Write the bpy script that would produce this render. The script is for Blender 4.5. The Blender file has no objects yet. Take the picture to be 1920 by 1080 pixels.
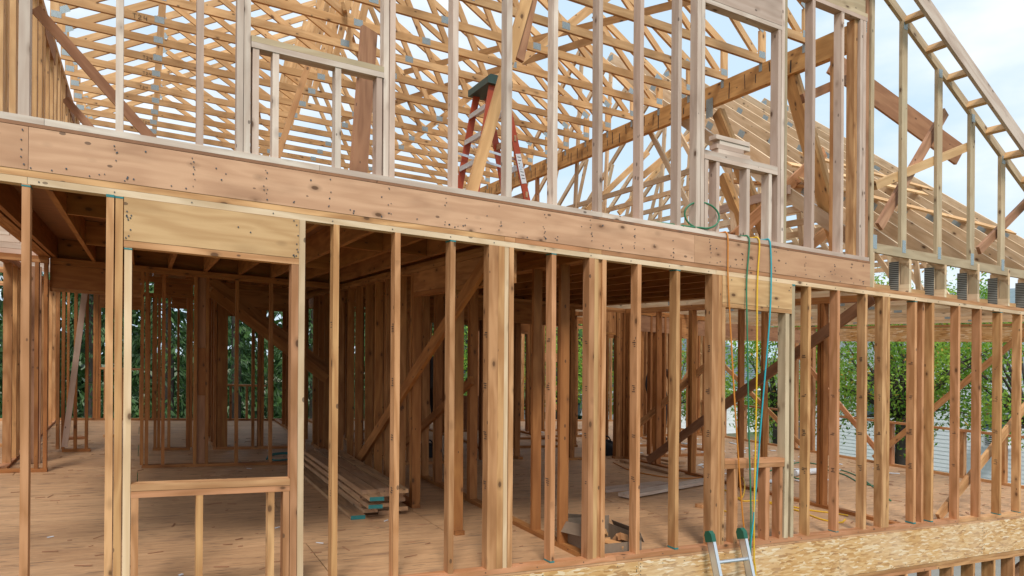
import bpy, math, random
from mathutils import Vector
random.seed(11)
C = bpy.context.scene.collection
R = math.radians
# ---------------------------------------------------------------- camera
F, A, D, H = 1320.0, R(62.29), 4.585, 1.518        # focal px at 1920, heading, distance to front wall, eye height
cam = bpy.data.objects.new('camera', bpy.data.cameras.new('camera')); C.objects.link(cam)
cam.data.sensor_width = 36; cam.data.lens = 36 * F / 1920; cam.data.shift_y = (662.2 - 540) / 1920
cam.data.clip_start = .05; cam.data.clip_end = 3000
cam.location = (0, -D, H)
cam.rotation_euler = (R(90), 0, -(R(90) - A))
cam.rotation_mode = 'XYZ'
from mathutils import Matrix
_base = Matrix.Rotation(-(R(90) - A), 4, 'Z') @ Matrix.Rotation(R(90), 4, 'X') @ Matrix.Rotation(.0069, 4, 'Z')
cam.matrix_world = Matrix.Translation((0, -D, H)) @ _base
bpy.context.scene.camera = cam
# ---------------------------------------------------------------- world, sun, exposure
w = bpy.data.worlds.new('World'); bpy.context.scene.world = w; w.use_nodes = True
nt = w.node_tree; nd = nt.nodes; lk = nt.links; nd.clear()
out = nd.new('ShaderNodeOutputWorld'); bg = nd.new('ShaderNodeBackground'); bg.inputs[1].default_value = .1
sky = nd.new('ShaderNodeTexSky'); sky.sky_type = 'NISHITA'; sky.sun_disc = False
SUN_EL, SUN_AZ = R(50), R(203)      # azimuth clockwise from +Y
sky.sun_elevation = SUN_EL; sky.sun_rotation = SUN_AZ; sky.air_density = 1; sky.dust_density = 2.5; sky.ozone_density = 1.5
tc = nd.new('ShaderNodeTexCoord'); mp = nd.new('ShaderNodeMapping'); mp.inputs['Scale'].default_value = (1, 1, 2.3)
n1 = nd.new('ShaderNodeTexNoise'); n1.inputs['Scale'].default_value = 2.1; n1.inputs['Detail'].default_value = 6; n1.inputs['Roughness'].default_value = .52
cr = nd.new('ShaderNodeValToRGB'); cr.color_ramp.elements[0].position = .42; cr.color_ramp.elements[1].position = .60
n2 = nd.new('ShaderNodeTexNoise'); n2.inputs['Scale'].default_value = 4.2; n2.inputs['Detail'].default_value = 4
cc = nd.new('ShaderNodeValToRGB'); cc.color_ramp.elements[0].color = (7.5, 7.9, 8.3, 1); cc.color_ramp.elements[1].color = (9.0, 9.2, 9.4, 1)
cc.color_ramp.elements[0].position = .38; cc.color_ramp.elements[1].position = .62
hz = nd.new('ShaderNodeMix'); hz.data_type = 'RGBA'; hz.inputs[0].default_value = .85; hz.inputs[7].default_value = (6.1, 7.8, 9.2, 1)
mx = nd.new('ShaderNodeMix'); mx.data_type = 'RGBA'
lk.new(tc.outputs['Generated'], mp.inputs[0]); lk.new(mp.outputs[0], n1.inputs['Vector']); lk.new(mp.outputs[0], n2.inputs['Vector'])
lk.new(n1.outputs[0], cr.inputs[0]); lk.new(n2.outputs[0], cc.inputs[0]); lk.new(sky.outputs[0], hz.inputs[6])
lk.new(cr.outputs[0], mx.inputs[0]); lk.new(hz.outputs[2], mx.inputs[6]); lk.new(cc.outputs[0], mx.inputs[7])
lk.new(mx.outputs[2], bg.inputs[0]); lk.new(bg.outputs[0], out.inputs[0])
sl = bpy.data.lights.new('sun', 'SUN'); sl.energy = 2.2; sl.angle = R(14); sl.color = (1, .965, .91)
so = bpy.data.objects.new('sun', sl); C.objects.link(so)
sd = Vector((math.sin(SUN_AZ) * math.cos(SUN_EL), math.cos(SUN_AZ) * math.cos(SUN_EL), math.sin(SUN_EL)))
so.rotation_euler = sd.to_track_quat('Z', 'Y').to_euler()
sc = bpy.context.scene
sc.view_settings.view_transform = 'Standard'; sc.view_settings.look = 'None'; sc.view_settings.gamma = 1
sc.view_settings.exposure = .3; sc.view_settings.use_curve_mapping = False
sc.render.engine = 'CYCLES'; sc.cycles.max_bounces = 8; sc.cycles.diffuse_bounces = 3

# ---------------------------------------------------------------- helpers
KX, KY = .0403, -.0164            # the deck runs slightly downhill
def sh(p): return Vector((p[0], p[1], p[2] - KX * p[0] - KY * p[1]))
def hit(px, py, X=None, Y=None, Z=None):      # a point of the place seen at a spot of the survey photo
    ca, sa, r = math.cos(A), math.sin(A), .0069
    u, v = px - 960, py - 662.2
    U = (u + r * v) / (1 + r * r) / F; V = (v - r * u / 1) / (1 + r * r) / F
    d = (ca + U * sa, sa - U * ca, -V)
    z0 = H - KY * D; dz = d[2] + KX * d[0] + KY * d[1]
    t = X / d[0] if X is not None else (Y + D) / d[1] if Y is not None else (Z - z0) / dz
    return (t * d[0], -D + t * d[1], z0 + t * dz)
LOC = {}
def link(name, data, loc, parent=None):
    o = bpy.data.objects.new(name, data); C.objects.link(o)
    loc = Vector(loc); LOC[o.name] = loc
    if parent is not None:
        o.parent = parent; o.location = loc - LOC[parent.name]
    else: o.location = loc
    return o
def tag(o, label=None, cat=None, group=None, kind=None):
    if label: o['label'] = label
    if cat: o['category'] = cat
    if group: o['group'] = group
    if kind: o['kind'] = kind
    return o
def thing(name, label, cat, loc, group=None, sheared=True):
    o = link(name, None, sh(loc) if sheared else loc); o.empty_display_size = .1
    return tag(o, label, cat, group)
class J:
    """collects boards and other solids into one mesh"""
    def __init__(s): s.v = []; s.f = []; s.b = []; s.t = []
    def add(s, verts, faces, bc=None, tone=None):
        n = len(s.v); s.v += [tuple(x) for x in verts]; s.f += [tuple(i + n for i in f) for f in faces]
        s.b += bc if bc else [tuple(x) for x in verts]
        s.t += [random.random() if tone is None else tone] * len(verts)
    def box(s, x0, x1, y0, y1, z0, z1, ax=None, tone=None):
        d = (x1 - x0, y1 - y0, z1 - z0)
        if ax is None: ax = max(range(3), key=lambda i: abs(d[i]))
        o = sorted([i for i in range(3) if i != ax], key=lambda i: -abs(d[i]))
        v = [(x, y, z) for x in (x0, x1) for y in (y0, y1) for z in (z0, z1)]
        q = [random.random() * 40 for _ in range(3)]
        bc = [(p[ax] + q[0], p[o[0]] + q[1], p[o[1]] + q[2]) for p in v]
        s.add(v, [(0, 1, 3, 2), (4, 6, 7, 5), (0, 4, 5, 1), (2, 3, 7, 6), (0, 2, 6, 4), (1, 5, 7, 3)], bc, tone)
    def beam(s, p, q, w, t, n, seg=1, bow=0, twist=0, tone=None, cut=None):
        p = Vector(p); q = Vector(q); n = Vector(n); u = (q - p); L = u.length; u.normalize()
        n = (n - u * n.dot(u)).normalized(); m = n.cross(u)
        o = [random.random() * 40 for _ in range(3)]; V = []; B = []; ph = random.uniform(-1, 1)
        for i in range(seg + 1):
            k = i / seg; c = p.lerp(q, k); c = c + (m * bow * ph + n * bow * random.uniform(-.6, .6) * (seg > 1)) * math.sin(math.pi * k)
            a = twist * (k - .5); mm = m * math.cos(a) + n * math.sin(a); nn = n * math.cos(a) - m * math.sin(a)
            for a_, b_ in ((-1, -1), (1, -1), (1, 1), (-1, 1)):
                V.append(c + mm * a_ * w / 2 + nn * b_ * t / 2); B.append((L * k + o[0], a_ * w / 2 + o[1], b_ * t / 2 + o[2]))
        if cut is not None:                    # plumb / level end cuts: planes (point, normal)
            for idx, (pt, nrm) in zip((range(0, 4), range(4 * seg, 4 * seg + 4)), cut):
                if pt is None: continue
                nrm = Vector(nrm); pt = Vector(pt)
                for j in idx:
                    dn = u.dot(nrm)
                    if abs(dn) > .15:
                        k = (pt - V[j]).dot(nrm) / dn; V[j] = V[j] + u * k; B[j] = (B[j][0] + k, B[j][1], B[j][2])
        Fc = [(3, 2, 1, 0), (4 * seg, 4 * seg + 1, 4 * seg + 2, 4 * seg + 3)]
        for i in range(seg):
            for j in range(4):
                a = 4 * i + j; b = 4 * i + (j + 1) % 4; Fc.append((a, b, b + 4, a + 4))
        s.add(V, Fc, B, tone)
    def tube(s, pts, r, n=8, caps=True, tone=None):
        pts = [Vector(p) for p in pts]; V = []; Fc = []; B = []; L = 0; N = None
        for i, p in enumerate(pts):
            t = (pts[min(i + 1, len(pts) - 1)] - pts[max(i - 1, 0)]).normalized()
            if N is None: N = t.orthogonal().normalized()
            N = (N - t * N.dot(t)).normalized(); Bn = t.cross(N)
            if i: L += (p - pts[i - 1]).length
            rr = r[i] if isinstance(r, (list, tuple)) else r
            for j in range(n):
                a = 2 * math.pi * j / n; V.append(p + (N * math.cos(a) + Bn * math.sin(a)) * rr); B.append((L, j / n, 0))
        for i in range(len(pts) - 1):
            for j in range(n):
                a = i * n + j; b = i * n + (j + 1) % n; Fc.append((a, b, b + n, a + n))
        if caps: Fc += [tuple(reversed(range(n))), tuple(range((len(pts) - 1) * n, len(pts) * n))]
        s.add(V, Fc, B, tone)
    def prism(s, poly, vec):
        poly = [Vector(p) for p in poly]; vec = Vector(vec); n = len(poly)
        s.add(poly + [p + vec for p in poly], [tuple(range(n)), tuple(reversed(range(n, 2 * n)))] + [(i, i + n, (i + 1) % n + n, (i + 1) % n) for i in range(n)])
    def build(s, name, mat, parent=None, sheared=True, smooth=False, mats=None, mi=None):
        v = [sh(p) if sheared else Vector(p) for p in s.v]
        lo = Vector([min(p[i] for p in v) for i in range(3)]); hi = Vector([max(p[i] for p in v) for i in range(3)])
        loc = Vector(((lo.x + hi.x) / 2, (lo.y + hi.y) / 2, lo.z))
        me = bpy.data.meshes.new(name); me.from_pydata([p - loc for p in v], [], s.f)
        a = me.attributes.new('bc', 'FLOAT_VECTOR', 'POINT'); a.data.foreach_set('vector', [c for p in s.b for c in p])
        a = me.attributes.new('tone', 'FLOAT', 'POINT'); a.data.foreach_set('value', s.t)
        for m in (mats or [mat]): me.materials.append(m)
        if mi: me.polygons.foreach_set('material_index', mi)
        if smooth: me.polygons.foreach_set('use_smooth', [True] * len(me.polygons))
        me.update()
        return link(name, me, loc, parent)
def bx(name, x0, x1, y0, y1, z0, z1, mat, parent=None, ax=None, sheared=True):
    j = J(); j.box(x0, x1, y0, y1, z0, z1, ax); return j.build(name, mat, parent, sheared)
def bm(name, p, q, w, t, n, mat, parent=None, sheared=True, **k):
    j = J(); j.beam(p, q, w, t, n, **k); return j.build(name, mat, parent, sheared)
def copy_tree(o, d, parent=None):
    c = o.copy(); C.objects.link(c); c.parent = parent; LOC[c.name] = LOC[o.name] + Vector(d)
    if parent is None: c.location = LOC[c.name]
    for ch in [x for x in bpy.data.objects if x.parent == o]: copy_tree(ch, d, c)
    return c
ORD = ['first', 'second', 'third', 'fourth', 'fifth', 'sixth', 'seventh', 'eighth', 'ninth', 'tenth', 'eleventh', 'twelfth', 'thirteenth', 'fourteenth', 'fifteenth', 'sixteenth', 'seventeenth', 'eighteenth', 'nineteenth', 'twentieth'] + ['%dth' % i for i in range(21, 60)]

# ---------------------------------------------------------------- materials
def new_mat(name):
    m = bpy.data.materials.new(name); m.use_nodes = True; t = m.node_tree; t.nodes.clear()
    o = t.nodes.new('ShaderNodeOutputMaterial'); b = t.nodes.new('ShaderNodeBsdfPrincipled'); t.links.new(b.outputs[0], o.inputs[0])
    return m, t, b
def N(t, typ, **k):
    n = t.nodes.new(typ)
    for a, v in k.items():
        if a.startswith('i_'):
            key = a[2:]; key = int(key) if key.isdigit() else key.replace('_', ' ')
            n.inputs[key].default_value = v
        else: setattr(n, a, v)
    return n
def ramp(t, src, stops):
    r = t.nodes.new('ShaderNodeValToRGB'); e = r.color_ramp.elements
    e[0].position, e[0].color = stops[0][0], (*stops[0][1], 1); e[1].position, e[1].color = stops[-1][0], (*stops[-1][1], 1)
    for p, c in stops[1:-1]: x = e.new(p); x.color = (*c, 1)
    t.links.new(src, r.inputs[0]); return r.outputs[0]
def mixc(t, f, a, b, mode='MIX'):
    m = t.nodes.new('ShaderNodeMix'); m.data_type = 'RGBA'; m.blend_type = mode; m.clamp_factor = True
    for i, x in ((0, f), (6, a), (7, b)):
        if isinstance(x, (int, float)): m.inputs[i].default_value = x
        elif isinstance(x, tuple): m.inputs[i].default_value = (*x, 1)
        else: t.links.new(x, m.inputs[i])
    return m.outputs[2]
def mth(t, op, a, b=0.0):
    m = t.nodes.new('ShaderNodeMath'); m.operation = op
    for i, x in ((0, a), (1, b)):
        if isinstance(x, (int, float)): m.inputs[i].default_value = x
        else: t.links.new(x, m.inputs[i])
    return m.outputs[0]
def wood(name, c1, c2, late, knot=(.10, .045, .02), grain=.55, stain=None, knots=1.0, rough=.62, val=.28):
    """sawn softwood: c1..c2 the piece to piece range, late the latewood lines"""
    m, t, b = new_mat(name)
    at = N(t, 'ShaderNodeAttribute', attribute_name='bc'); tn = N(t, 'ShaderNodeAttribute', attribute_name='tone'); oi = N(t, 'ShaderNodeObjectInfo')
    rnd = mth(t, 'FRACT', mth(t, 'ADD', oi.outputs['Random'], mth(t, 'MULTIPLY', tn.outputs['Fac'], 7.31)))
    rnd2 = mth(t, 'FRACT', mth(t, 'MULTIPLY', rnd, 17.7)); rnd3 = mth(t, 'FRACT', mth(t, 'MULTIPLY', rnd, 91.3))
    off = t.nodes.new('ShaderNodeCombineXYZ'); t.links.new(mth(t, 'MULTIPLY', rnd, 37.), off.inputs[0]); t.links.new(mth(t, 'MULTIPLY', rnd2, 11.), off.inputs[1])
    add = N(t, 'ShaderNodeVectorMath', operation='ADD'); t.links.new(at.outputs['Vector'], add.inputs[0]); t.links.new(off.outputs[0], add.inputs[1])
    def coord(s):
        q = N(t, 'ShaderNodeVectorMath', operation='MULTIPLY'); q.inputs[1].default_value = s; t.links.new(add.outputs[0], q.inputs[0]); return q.outputs[0]
    # slow wander of the grain
    wn = N(t, 'ShaderNodeTexNoise', i_Scale=1.0, i_Detail=2.0); t.links.new(coord((1.1, 7, 7)), wn.inputs['Vector'])
    wv = N(t, 'ShaderNodeTexNoise', i_Scale=1.0, i_Detail=4.0, i_Roughness=.6, i_Distortion=.6); t.links.new(coord((1.3, 42, 42)), wv.inputs['Vector'])
    fine = N(t, 'ShaderNodeTexNoise', i_Scale=1.0, i_Detail=3.0, i_Roughness=.7); t.links.new(coord((9, 260, 260)), fine.inputs['Vector'])
    rings = mth(t, 'PINGPONG', mth(t, 'MULTIPLY', wn.outputs[0], 9.), 1.0)
    g = mth(t, 'ADD', mth(t, 'MULTIPLY', rings, .5), mth(t, 'MULTIPLY', wv.outputs[0], .6))
    base = mixc(t, mth(t, 'MULTIPLY', mth(t, 'GREATER_THAN', rnd2, .8), .55), mixc(t, rnd, c1, c2), tuple(min(.85, c2[i] * 1.2 + .05) for i in range(3)))
    col = mixc(t, mth(t, 'MULTIPLY', ramp(t, g, [(.35, (0, 0, 0)), (.75, (1, 1, 1))]), grain), base, late)
    col = mixc(t, mth(t, 'MULTIPLY', fine.outputs[0], .22), col, late)
    # knots
    vo = N(t, 'ShaderNodeTexVoronoi', i_Scale=1.0, i_Randomness=1.0); t.links.new(coord((5.5, 10, 10)), vo.inputs['Vector'])
    k = ramp(t, vo.outputs['Distance'], [(.0, (1, 1, 1)), (.10, (1, 1, 1)), (.15, (.35, .35, .35)), (.30, (0, 0, 0))])
    vs = N(t, 'ShaderNodeSeparateColor'); t.links.new(vo.outputs['Color'], vs.inputs[0])
    kk = mth(t, 'MULTIPLY', k, mth(t, 'MULTIPLY', mth(t, 'GREATER_THAN', vs.outputs[0], .62), .9 * knots))
    col = mixc(t, kk, col, knot)
    # small nail-size specks and soft stains
    v2 = N(t, 'ShaderNodeTexVoronoi', i_Scale=1.0); t.links.new(coord((9, 16, 16)), v2.inputs['Vector'])
    v2s = N(t, 'ShaderNodeSeparateColor'); t.links.new(v2.outputs['Color'], v2s.inputs[0])
    sp = mth(t, 'MULTIPLY', mth(t, 'LESS_THAN', v2.outputs['Distance'], .15), mth(t, 'GREATER_THAN', v2s.outputs[0], .80))
    col = mixc(t, mth(t, 'MULTIPLY', sp, .7), col, (.06, .035, .025))
    bl = N(t, 'ShaderNodeTexNoise', i_Scale=1.0, i_Detail=3.0); t.links.new(coord((2.2, 6, 6)), bl.outputs and bl.inputs['Vector'])
    sc_ = stain if stain else tuple(x * .62 for x in late)
    col = mixc(t, mth(t, 'MULTIPLY', ramp(t, bl.outputs[0], [(.5, (0, 0, 0)), (.78, (1, 1, 1))]), .5), col, sc_)
    v_ = mth(t, 'ADD', mth(t, 'MULTIPLY', rnd3, val), 1 - val * .55)
    hs = N(t, 'ShaderNodeHueSaturation'); t.links.new(v_, hs.inputs['Value']); t.links.new(col, hs.inputs['Color'])
    t.links.new(hs.outputs[0], b.inputs['Base Color'])
    b.inputs['Roughness'].default_value = rough; b.inputs['Specular IOR Level'].default_value = .25
    bp = N(t, 'ShaderNodeBump', i_Strength=.25, i_Distance=.002); t.links.new(g, bp.inputs['Height']); t.links.new(bp.outputs[0], b.inputs['Normal'])
    return m
def plain(name, col, rough=.5, metal=0.0, spec=.5, noise=0.0, nscale=30.):
    m, t, b = new_mat(name)
    b.inputs['Roughness'].default_value = rough; b.inputs['Metallic'].default_value = metal; b.inputs['Specular IOR Level'].default_value = spec
    tc = N(t, 'ShaderNodeTexCoord'); n = N(t, 'ShaderNodeTexNoise', i_Scale=nscale, i_Detail=4.0); t.links.new(tc.outputs['Object'], n.inputs['Vector'])
    dark = tuple(c * (1 - noise) for c in col)
    t.links.new(mixc(t, n.outputs[0], dark, tuple(min(1, c * (1 + noise * .5)) for c in col)), b.inputs['Base Color'])
    return m
M = {}
M['fresh'] = wood('fresh_fir', (.58, .27, .14), (.64, .36, .15), (.35, .145, .05), grain=.62, val=.34)
M['pink'] = wood('pinkish_fir', (.60, .43, .34), (.70, .58, .48), (.46, .31, .23), grain=.5)
M['truss'] = wood('truss_pine', (.76, .49, .25), (.70, .42, .19), (.48, .25, .10), grain=.5)
M['gable'] = wood('grey_green_treated', (.52, .41, .26), (.60, .46, .29), (.38, .26, .15), grain=.5, stain=(.28, .24, .16))
M['rim'] = wood('rim_fir', (.56, .315, .195), (.60, .345, .195), (.44, .22, .12), grain=.42)
M['dark'] = wood('shade_darkened_fir', (.42, .17, .055), (.46, .21, .065), (.25, .085, .025), grain=.55)  # fir of the inner framing, colour darkened to stand in for indoor shade
M['pale'] = wood('pale_spruce', (.74, .52, .32), (.78, .60, .41), (.56, .36, .19), grain=.55)
M['brown'] = wood('brown_plank', (.42, .22, .12), (.46, .24, .13), (.28, .13, .07), grain=.6)
M['pile'] = wood('weathered_lumber', (.46, .27, .15), (.58, .35, .18), (.30, .16, .09), stain=(.26, .2, .16), grain=.6)
M['glulam'] = wood('golden_timber', (.66, .36, .13), (.68, .39, .15), (.42, .20, .07), grain=.5)
M['steel'] = plain('galvanised', (.50, .56, .58), .45, .75, noise=.25, nscale=60)
M['teal'] = plain('teal_end_paint', (.03, .22, .22), .6, noise=.4)
M['ink'] = plain('marker_ink', (.05, .035, .03), .7)
M['nail'] = plain('nail_steel', (.10, .11, .12), .4, .8)
M['orange'] = plain('orange_fibreglass', (.44, .065, .02), .42, noise=.15)
M['capgreen'] = plain('green_plastic', (.045, .09, .075), .45, noise=.2)
M['alu'] = plain('aluminium', (.72, .76, .80), .35, .8, noise=.12, nscale=40)
M['black'] = plain('black_cloth', (.018, .018, .022), .85, noise=.4)
M['card'] = plain('cardboard', (.24, .17, .115), .8, noise=.2)
M['white'] = plain('white_plastic', (.75, .76, .78), .5, noise=.1)

def plate_mat():
    m, t, b = new_mat('truss_plate_steel'); at = N(t, 'ShaderNodeAttribute', attribute_name='bc')
    q = N(t, 'ShaderNodeVectorMath', operation='MULTIPLY'); q.inputs[1].default_value = (1, 1, 1); t.links.new(at.outputs['Vector'], q.inputs[0])
    s = N(t, 'ShaderNodeSeparateXYZ'); t.links.new(q.outputs[0], s.inputs[0])
    a_ = mth(t, 'SINE', mth(t, 'MULTIPLY', s.outputs[0], 2 * math.pi / .024)); c_ = mth(t, 'SINE', mth(t, 'MULTIPLY', s.outputs[1], 2 * math.pi / .013))
    hole = mth(t, 'GREATER_THAN', mth(t, 'MULTIPLY', a_, c_), .25)
    t.links.new(mixc(t, hole, (.42, .50, .53), (.10, .12, .125)), b.inputs['Base Color'])
    b.inputs['Metallic'].default_value = .35; b.inputs['Roughness'].default_value = .5; return m
M['plate'] = plate_mat()
def rib_mat():
    m, t, b = new_mat('ribbed_plate_steel'); at = N(t, 'ShaderNodeAttribute', attribute_name='bc'); s = N(t, 'ShaderNodeSeparateXYZ'); t.links.new(at.outputs['Vector'], s.inputs[0])
    a_ = mth(t, 'GREATER_THAN', mth(t, 'SINE', mth(t, 'MULTIPLY', s.outputs[0], 2 * math.pi / .021)), -.1)
    t.links.new(mixc(t, a_, (.36, .39, .38), (.07, .08, .075)), b.inputs['Base Color']); b.inputs['Metallic'].default_value = .3; b.inputs['Roughness'].default_value = .55; return m
M['rib'] = rib_mat()
def osb_mat():
    m, t, b = new_mat('osb'); at = N(t, 'ShaderNodeAttribute', attribute_name='bc')
    cur = None; warp = N(t, 'ShaderNodeTexNoise', i_Scale=9.0, i_Detail=4.0); t.links.new(at.outputs['Vector'], warp.inputs['Vector'])
    wm = N(t, 'ShaderNodeVectorMath', operation='SCALE'); wm.inputs['Scale'].default_value = .035; t.links.new(warp.outputs['Color'], wm.inputs[0])
    wa = N(t, 'ShaderNodeVectorMath', operation='ADD'); t.links.new(at.outputs['Vector'], wa.inputs[0]); t.links.new(wm.outputs[0], wa.inputs[1])
    pal = [(0., (.38, .18, .06)), (.2, (.54, .29, .10)), (.5, (.64, .37, .15)), (.8, (.70, .46, .22)), (1., (.80, .64, .44))]
    for i, (ang, sx, sy) in enumerate(((20, 12, 66), (-28, 13, 72), (58, 14, 64), (-5, 11, 58), (38, 12, 70))):
        mp_ = N(t, 'ShaderNodeMapping'); mp_.inputs['Rotation'].default_value = (0, 0, R(ang)); mp_.inputs['Scale'].default_value = (sx, sy, 1); mp_.inputs['Location'].default_value = (i * 3.3, i * 1.7, 0)
        t.links.new(wa.outputs[0], mp_.inputs[0])
        v = N(t, 'ShaderNodeTexVoronoi', i_Scale=1.0, voronoi_dimensions='2D'); t.links.new(mp_.outputs[0], v.inputs['Vector'])
        s = N(t, 'ShaderNodeSeparateColor'); t.links.new(v.outputs['Color'], s.inputs[0])
        c = ramp(t, s.outputs[0], pal)
        cur = c if cur is None else mixc(t, mth(t, 'GREATER_THAN', s.outputs[1], .58), cur, c)
    big = N(t, 'ShaderNodeTexNoise', i_Scale=2.2, i_Detail=4.0); t.links.new(at.outputs['Vector'], big.inputs['Vector'])
    cur = mixc(t, mth(t, 'MULTIPLY', ramp(t, big.outputs[0], [(.42, (0, 0, 0)), (.7, (1, 1, 1))]), .3), cur, (.82, .70, .54))
    t.links.new(cur, b.inputs['Base Color']); b.inputs['Roughness'].default_value = .55; return m
M['osb'] = osb_mat()
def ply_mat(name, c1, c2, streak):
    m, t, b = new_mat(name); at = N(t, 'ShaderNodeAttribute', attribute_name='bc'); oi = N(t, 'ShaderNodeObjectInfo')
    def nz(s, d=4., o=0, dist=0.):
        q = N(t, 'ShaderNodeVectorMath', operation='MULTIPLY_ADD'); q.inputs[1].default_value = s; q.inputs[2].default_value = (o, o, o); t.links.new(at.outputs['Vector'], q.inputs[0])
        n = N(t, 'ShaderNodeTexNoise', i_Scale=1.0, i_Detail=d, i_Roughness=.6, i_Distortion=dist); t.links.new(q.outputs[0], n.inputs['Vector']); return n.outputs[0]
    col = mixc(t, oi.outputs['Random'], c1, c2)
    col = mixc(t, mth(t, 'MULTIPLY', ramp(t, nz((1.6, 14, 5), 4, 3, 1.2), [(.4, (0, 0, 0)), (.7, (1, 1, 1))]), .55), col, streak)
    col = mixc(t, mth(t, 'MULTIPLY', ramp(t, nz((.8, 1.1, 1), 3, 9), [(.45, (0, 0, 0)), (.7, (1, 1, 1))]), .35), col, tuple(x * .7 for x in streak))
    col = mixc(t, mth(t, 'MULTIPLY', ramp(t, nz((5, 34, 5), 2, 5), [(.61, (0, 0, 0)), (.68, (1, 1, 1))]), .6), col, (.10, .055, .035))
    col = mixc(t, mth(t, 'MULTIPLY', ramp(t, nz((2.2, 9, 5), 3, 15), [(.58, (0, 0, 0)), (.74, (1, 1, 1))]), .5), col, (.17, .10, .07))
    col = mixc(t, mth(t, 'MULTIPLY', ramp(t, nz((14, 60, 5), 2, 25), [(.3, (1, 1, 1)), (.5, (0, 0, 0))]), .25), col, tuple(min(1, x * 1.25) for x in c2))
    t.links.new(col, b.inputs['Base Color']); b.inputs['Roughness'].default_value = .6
    bp = N(t, 'ShaderNodeBump', i_Strength=.15, i_Distance=.003); t.links.new(nz((5, 40, 5), 3, 5), bp.inputs['Height']); t.links.new(bp.outputs[0], b.inputs['Normal'])
    return m
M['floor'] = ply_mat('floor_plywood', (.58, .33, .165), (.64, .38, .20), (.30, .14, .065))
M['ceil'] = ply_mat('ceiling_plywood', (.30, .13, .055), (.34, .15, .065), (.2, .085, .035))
def leaf_mat(name, a_, b_, tr=.35):
    m, t, b = new_mat(name); at = N(t, 'ShaderNodeAttribute', attribute_name='tone')
    c = mixc(t, at.outputs['Fac'], a_, b_); t.links.new(c, b.inputs['Base Color']); b.inputs['Roughness'].default_value = .6
    tl = N(t, 'ShaderNodeBsdfTranslucent'); t.links.new(c, tl.inputs[0]); ms = N(t, 'ShaderNodeMixShader'); ms.inputs[0].default_value = tr
    t.links.new(b.outputs[0], ms.inputs[1]); t.links.new(tl.outputs[0], ms.inputs[2])
    t.links.new(ms.outputs[0], [n for n in t.nodes if n.type == 'OUTPUT_MATERIAL'][0].inputs[0]); return m
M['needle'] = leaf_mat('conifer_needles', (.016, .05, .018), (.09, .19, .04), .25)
M['leaf'] = leaf_mat('broad_leaves', (.11, .27, .03), (.42, .60, .08), .5)
M['leafy'] = leaf_mat('turning_leaves', (.45, .33, .04), (.55, .22, .04), .4)
M['bark'] = plain('bark', (.07, .055, .045), .9, noise=.5, nscale=18)

# ================================================================ SETTING
def ground():
    m, t, b = new_mat('grass_and_dirt'); tc = N(t, 'ShaderNodeTexCoord')
    n = N(t, 'ShaderNodeTexNoise', i_Scale=.25, i_Detail=6.0); t.links.new(tc.outputs['Object'], n.inputs['Vector'])
    n2_ = N(t, 'ShaderNodeTexNoise', i_Scale=9.0, i_Detail=5.0); t.links.new(tc.outputs['Object'], n2_.inputs['Vector'])
    g = mixc(t, n2_.outputs[0], (.04, .08, .02), (.09, .13, .04)); d = mixc(t, n2_.outputs[0], (.07, .08, .03), (.16, .13, .08))
    t.links.new(mixc(t, ramp(t, n.outputs[0], [(.45, (0, 0, 0)), (.55, (1, 1, 1))]), g, d), b.inputs['Base Color']); b.inputs['Roughness'].default_value = .95
    j = J(); j.add([(-900, -900, -3.25), (900, -900, -3.25), (900, 900, -3.25), (-900, 900, -3.25)], [(0, 1, 2, 3)])
    tag(j.build('ground', m, sheared=False), kind='structure')
ground()
# lower deck sheets (floor) as picked out panels
floor_root = thing('floor', 'tan plywood subfloor of the framed house, streaked and littered with chips', 'floor', (4, 5, -.02)); floor_root['kind'] = 'structure'; del floor_root['category']; del floor_root['label']
yy = .0; row = 0
while yy < 10.78:
    y1 = min(yy + 1.22, 10.79); x = -3.7 - (1.22 if row % 2 else 0)
    while x < 11.73:
        x1 = min(x + 2.44, 11.74); x0 = max(x, -3.7)
        bx('plywood_sheet', x0 + .004, x1 - .004, yy + .004, y1 - .004, -.02, random.uniform(-.001, 0), M['floor'], floor_root, ax=0); x += 2.44
    yy += 1.22; row += 1

# ================================================================ GROUND FLOOR FRONT WALL
ZT, ZP, ZR, ZD, ZU = 2.391, 2.467, 2.702, 2.721, 2.759      # stud tops, plate top, rim top, deck top, upper plate top
S = .038
def stud(parent, x, y, z0, z1, mat, dx=S, dy=.089, name='stud', ends=None, bow=.004):
    """vertical stud; (x, y) its least corner"""
    j = J(); w_, t_ = (dy, dx) if dy >= dx else (dx, dy); n = (1, 0, 0) if dy >= dx else (0, 1, 0)
    j.beam((x + dx / 2, y + dy / 2, z0), (x + dx / 2, y + dy / 2, z1), w_, t_, n, seg=3 if bow else 1, bow=bow, twist=random.uniform(-.02, .02) if bow else 0)
    o = j.build(name, mat, parent)
    if ends:
        for zz in ends: bx('painted_end', x - .0015, x + dx + .0015, y - .0015, y + dy + .0015, zz, zz + random.uniform(.008, .016), M['teal'], o)
    return o
fw = thing('stud_wall', 'long ground floor front wall of fresh studs with two window openings, nearest the viewer', 'wall', (2, 0, 0))
def run(parent, name, xs, y0, y1, z0, z1, mat, ax=0):
    for a, b in zip(xs[:-1], xs[1:]):
        if ax == 0: bx(name, a + .001, b - .001, y0, y1, z0, z1, mat, parent, ax=0)
        else: bx(name, y0, y1, a + .001, b - .001, z0, z1, mat, parent, ax=1)
run(fw, 'bottom_plate', [-3.6, -1.2, 3.36, 8.0, 11.74], 0, .089, 0, S, M['fresh'])
run(fw, 'top_plate', [-3.6, -.555, 4.4, 7.4, 11.74], 0, .089, ZT, ZT + S, M['pale'])
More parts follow.
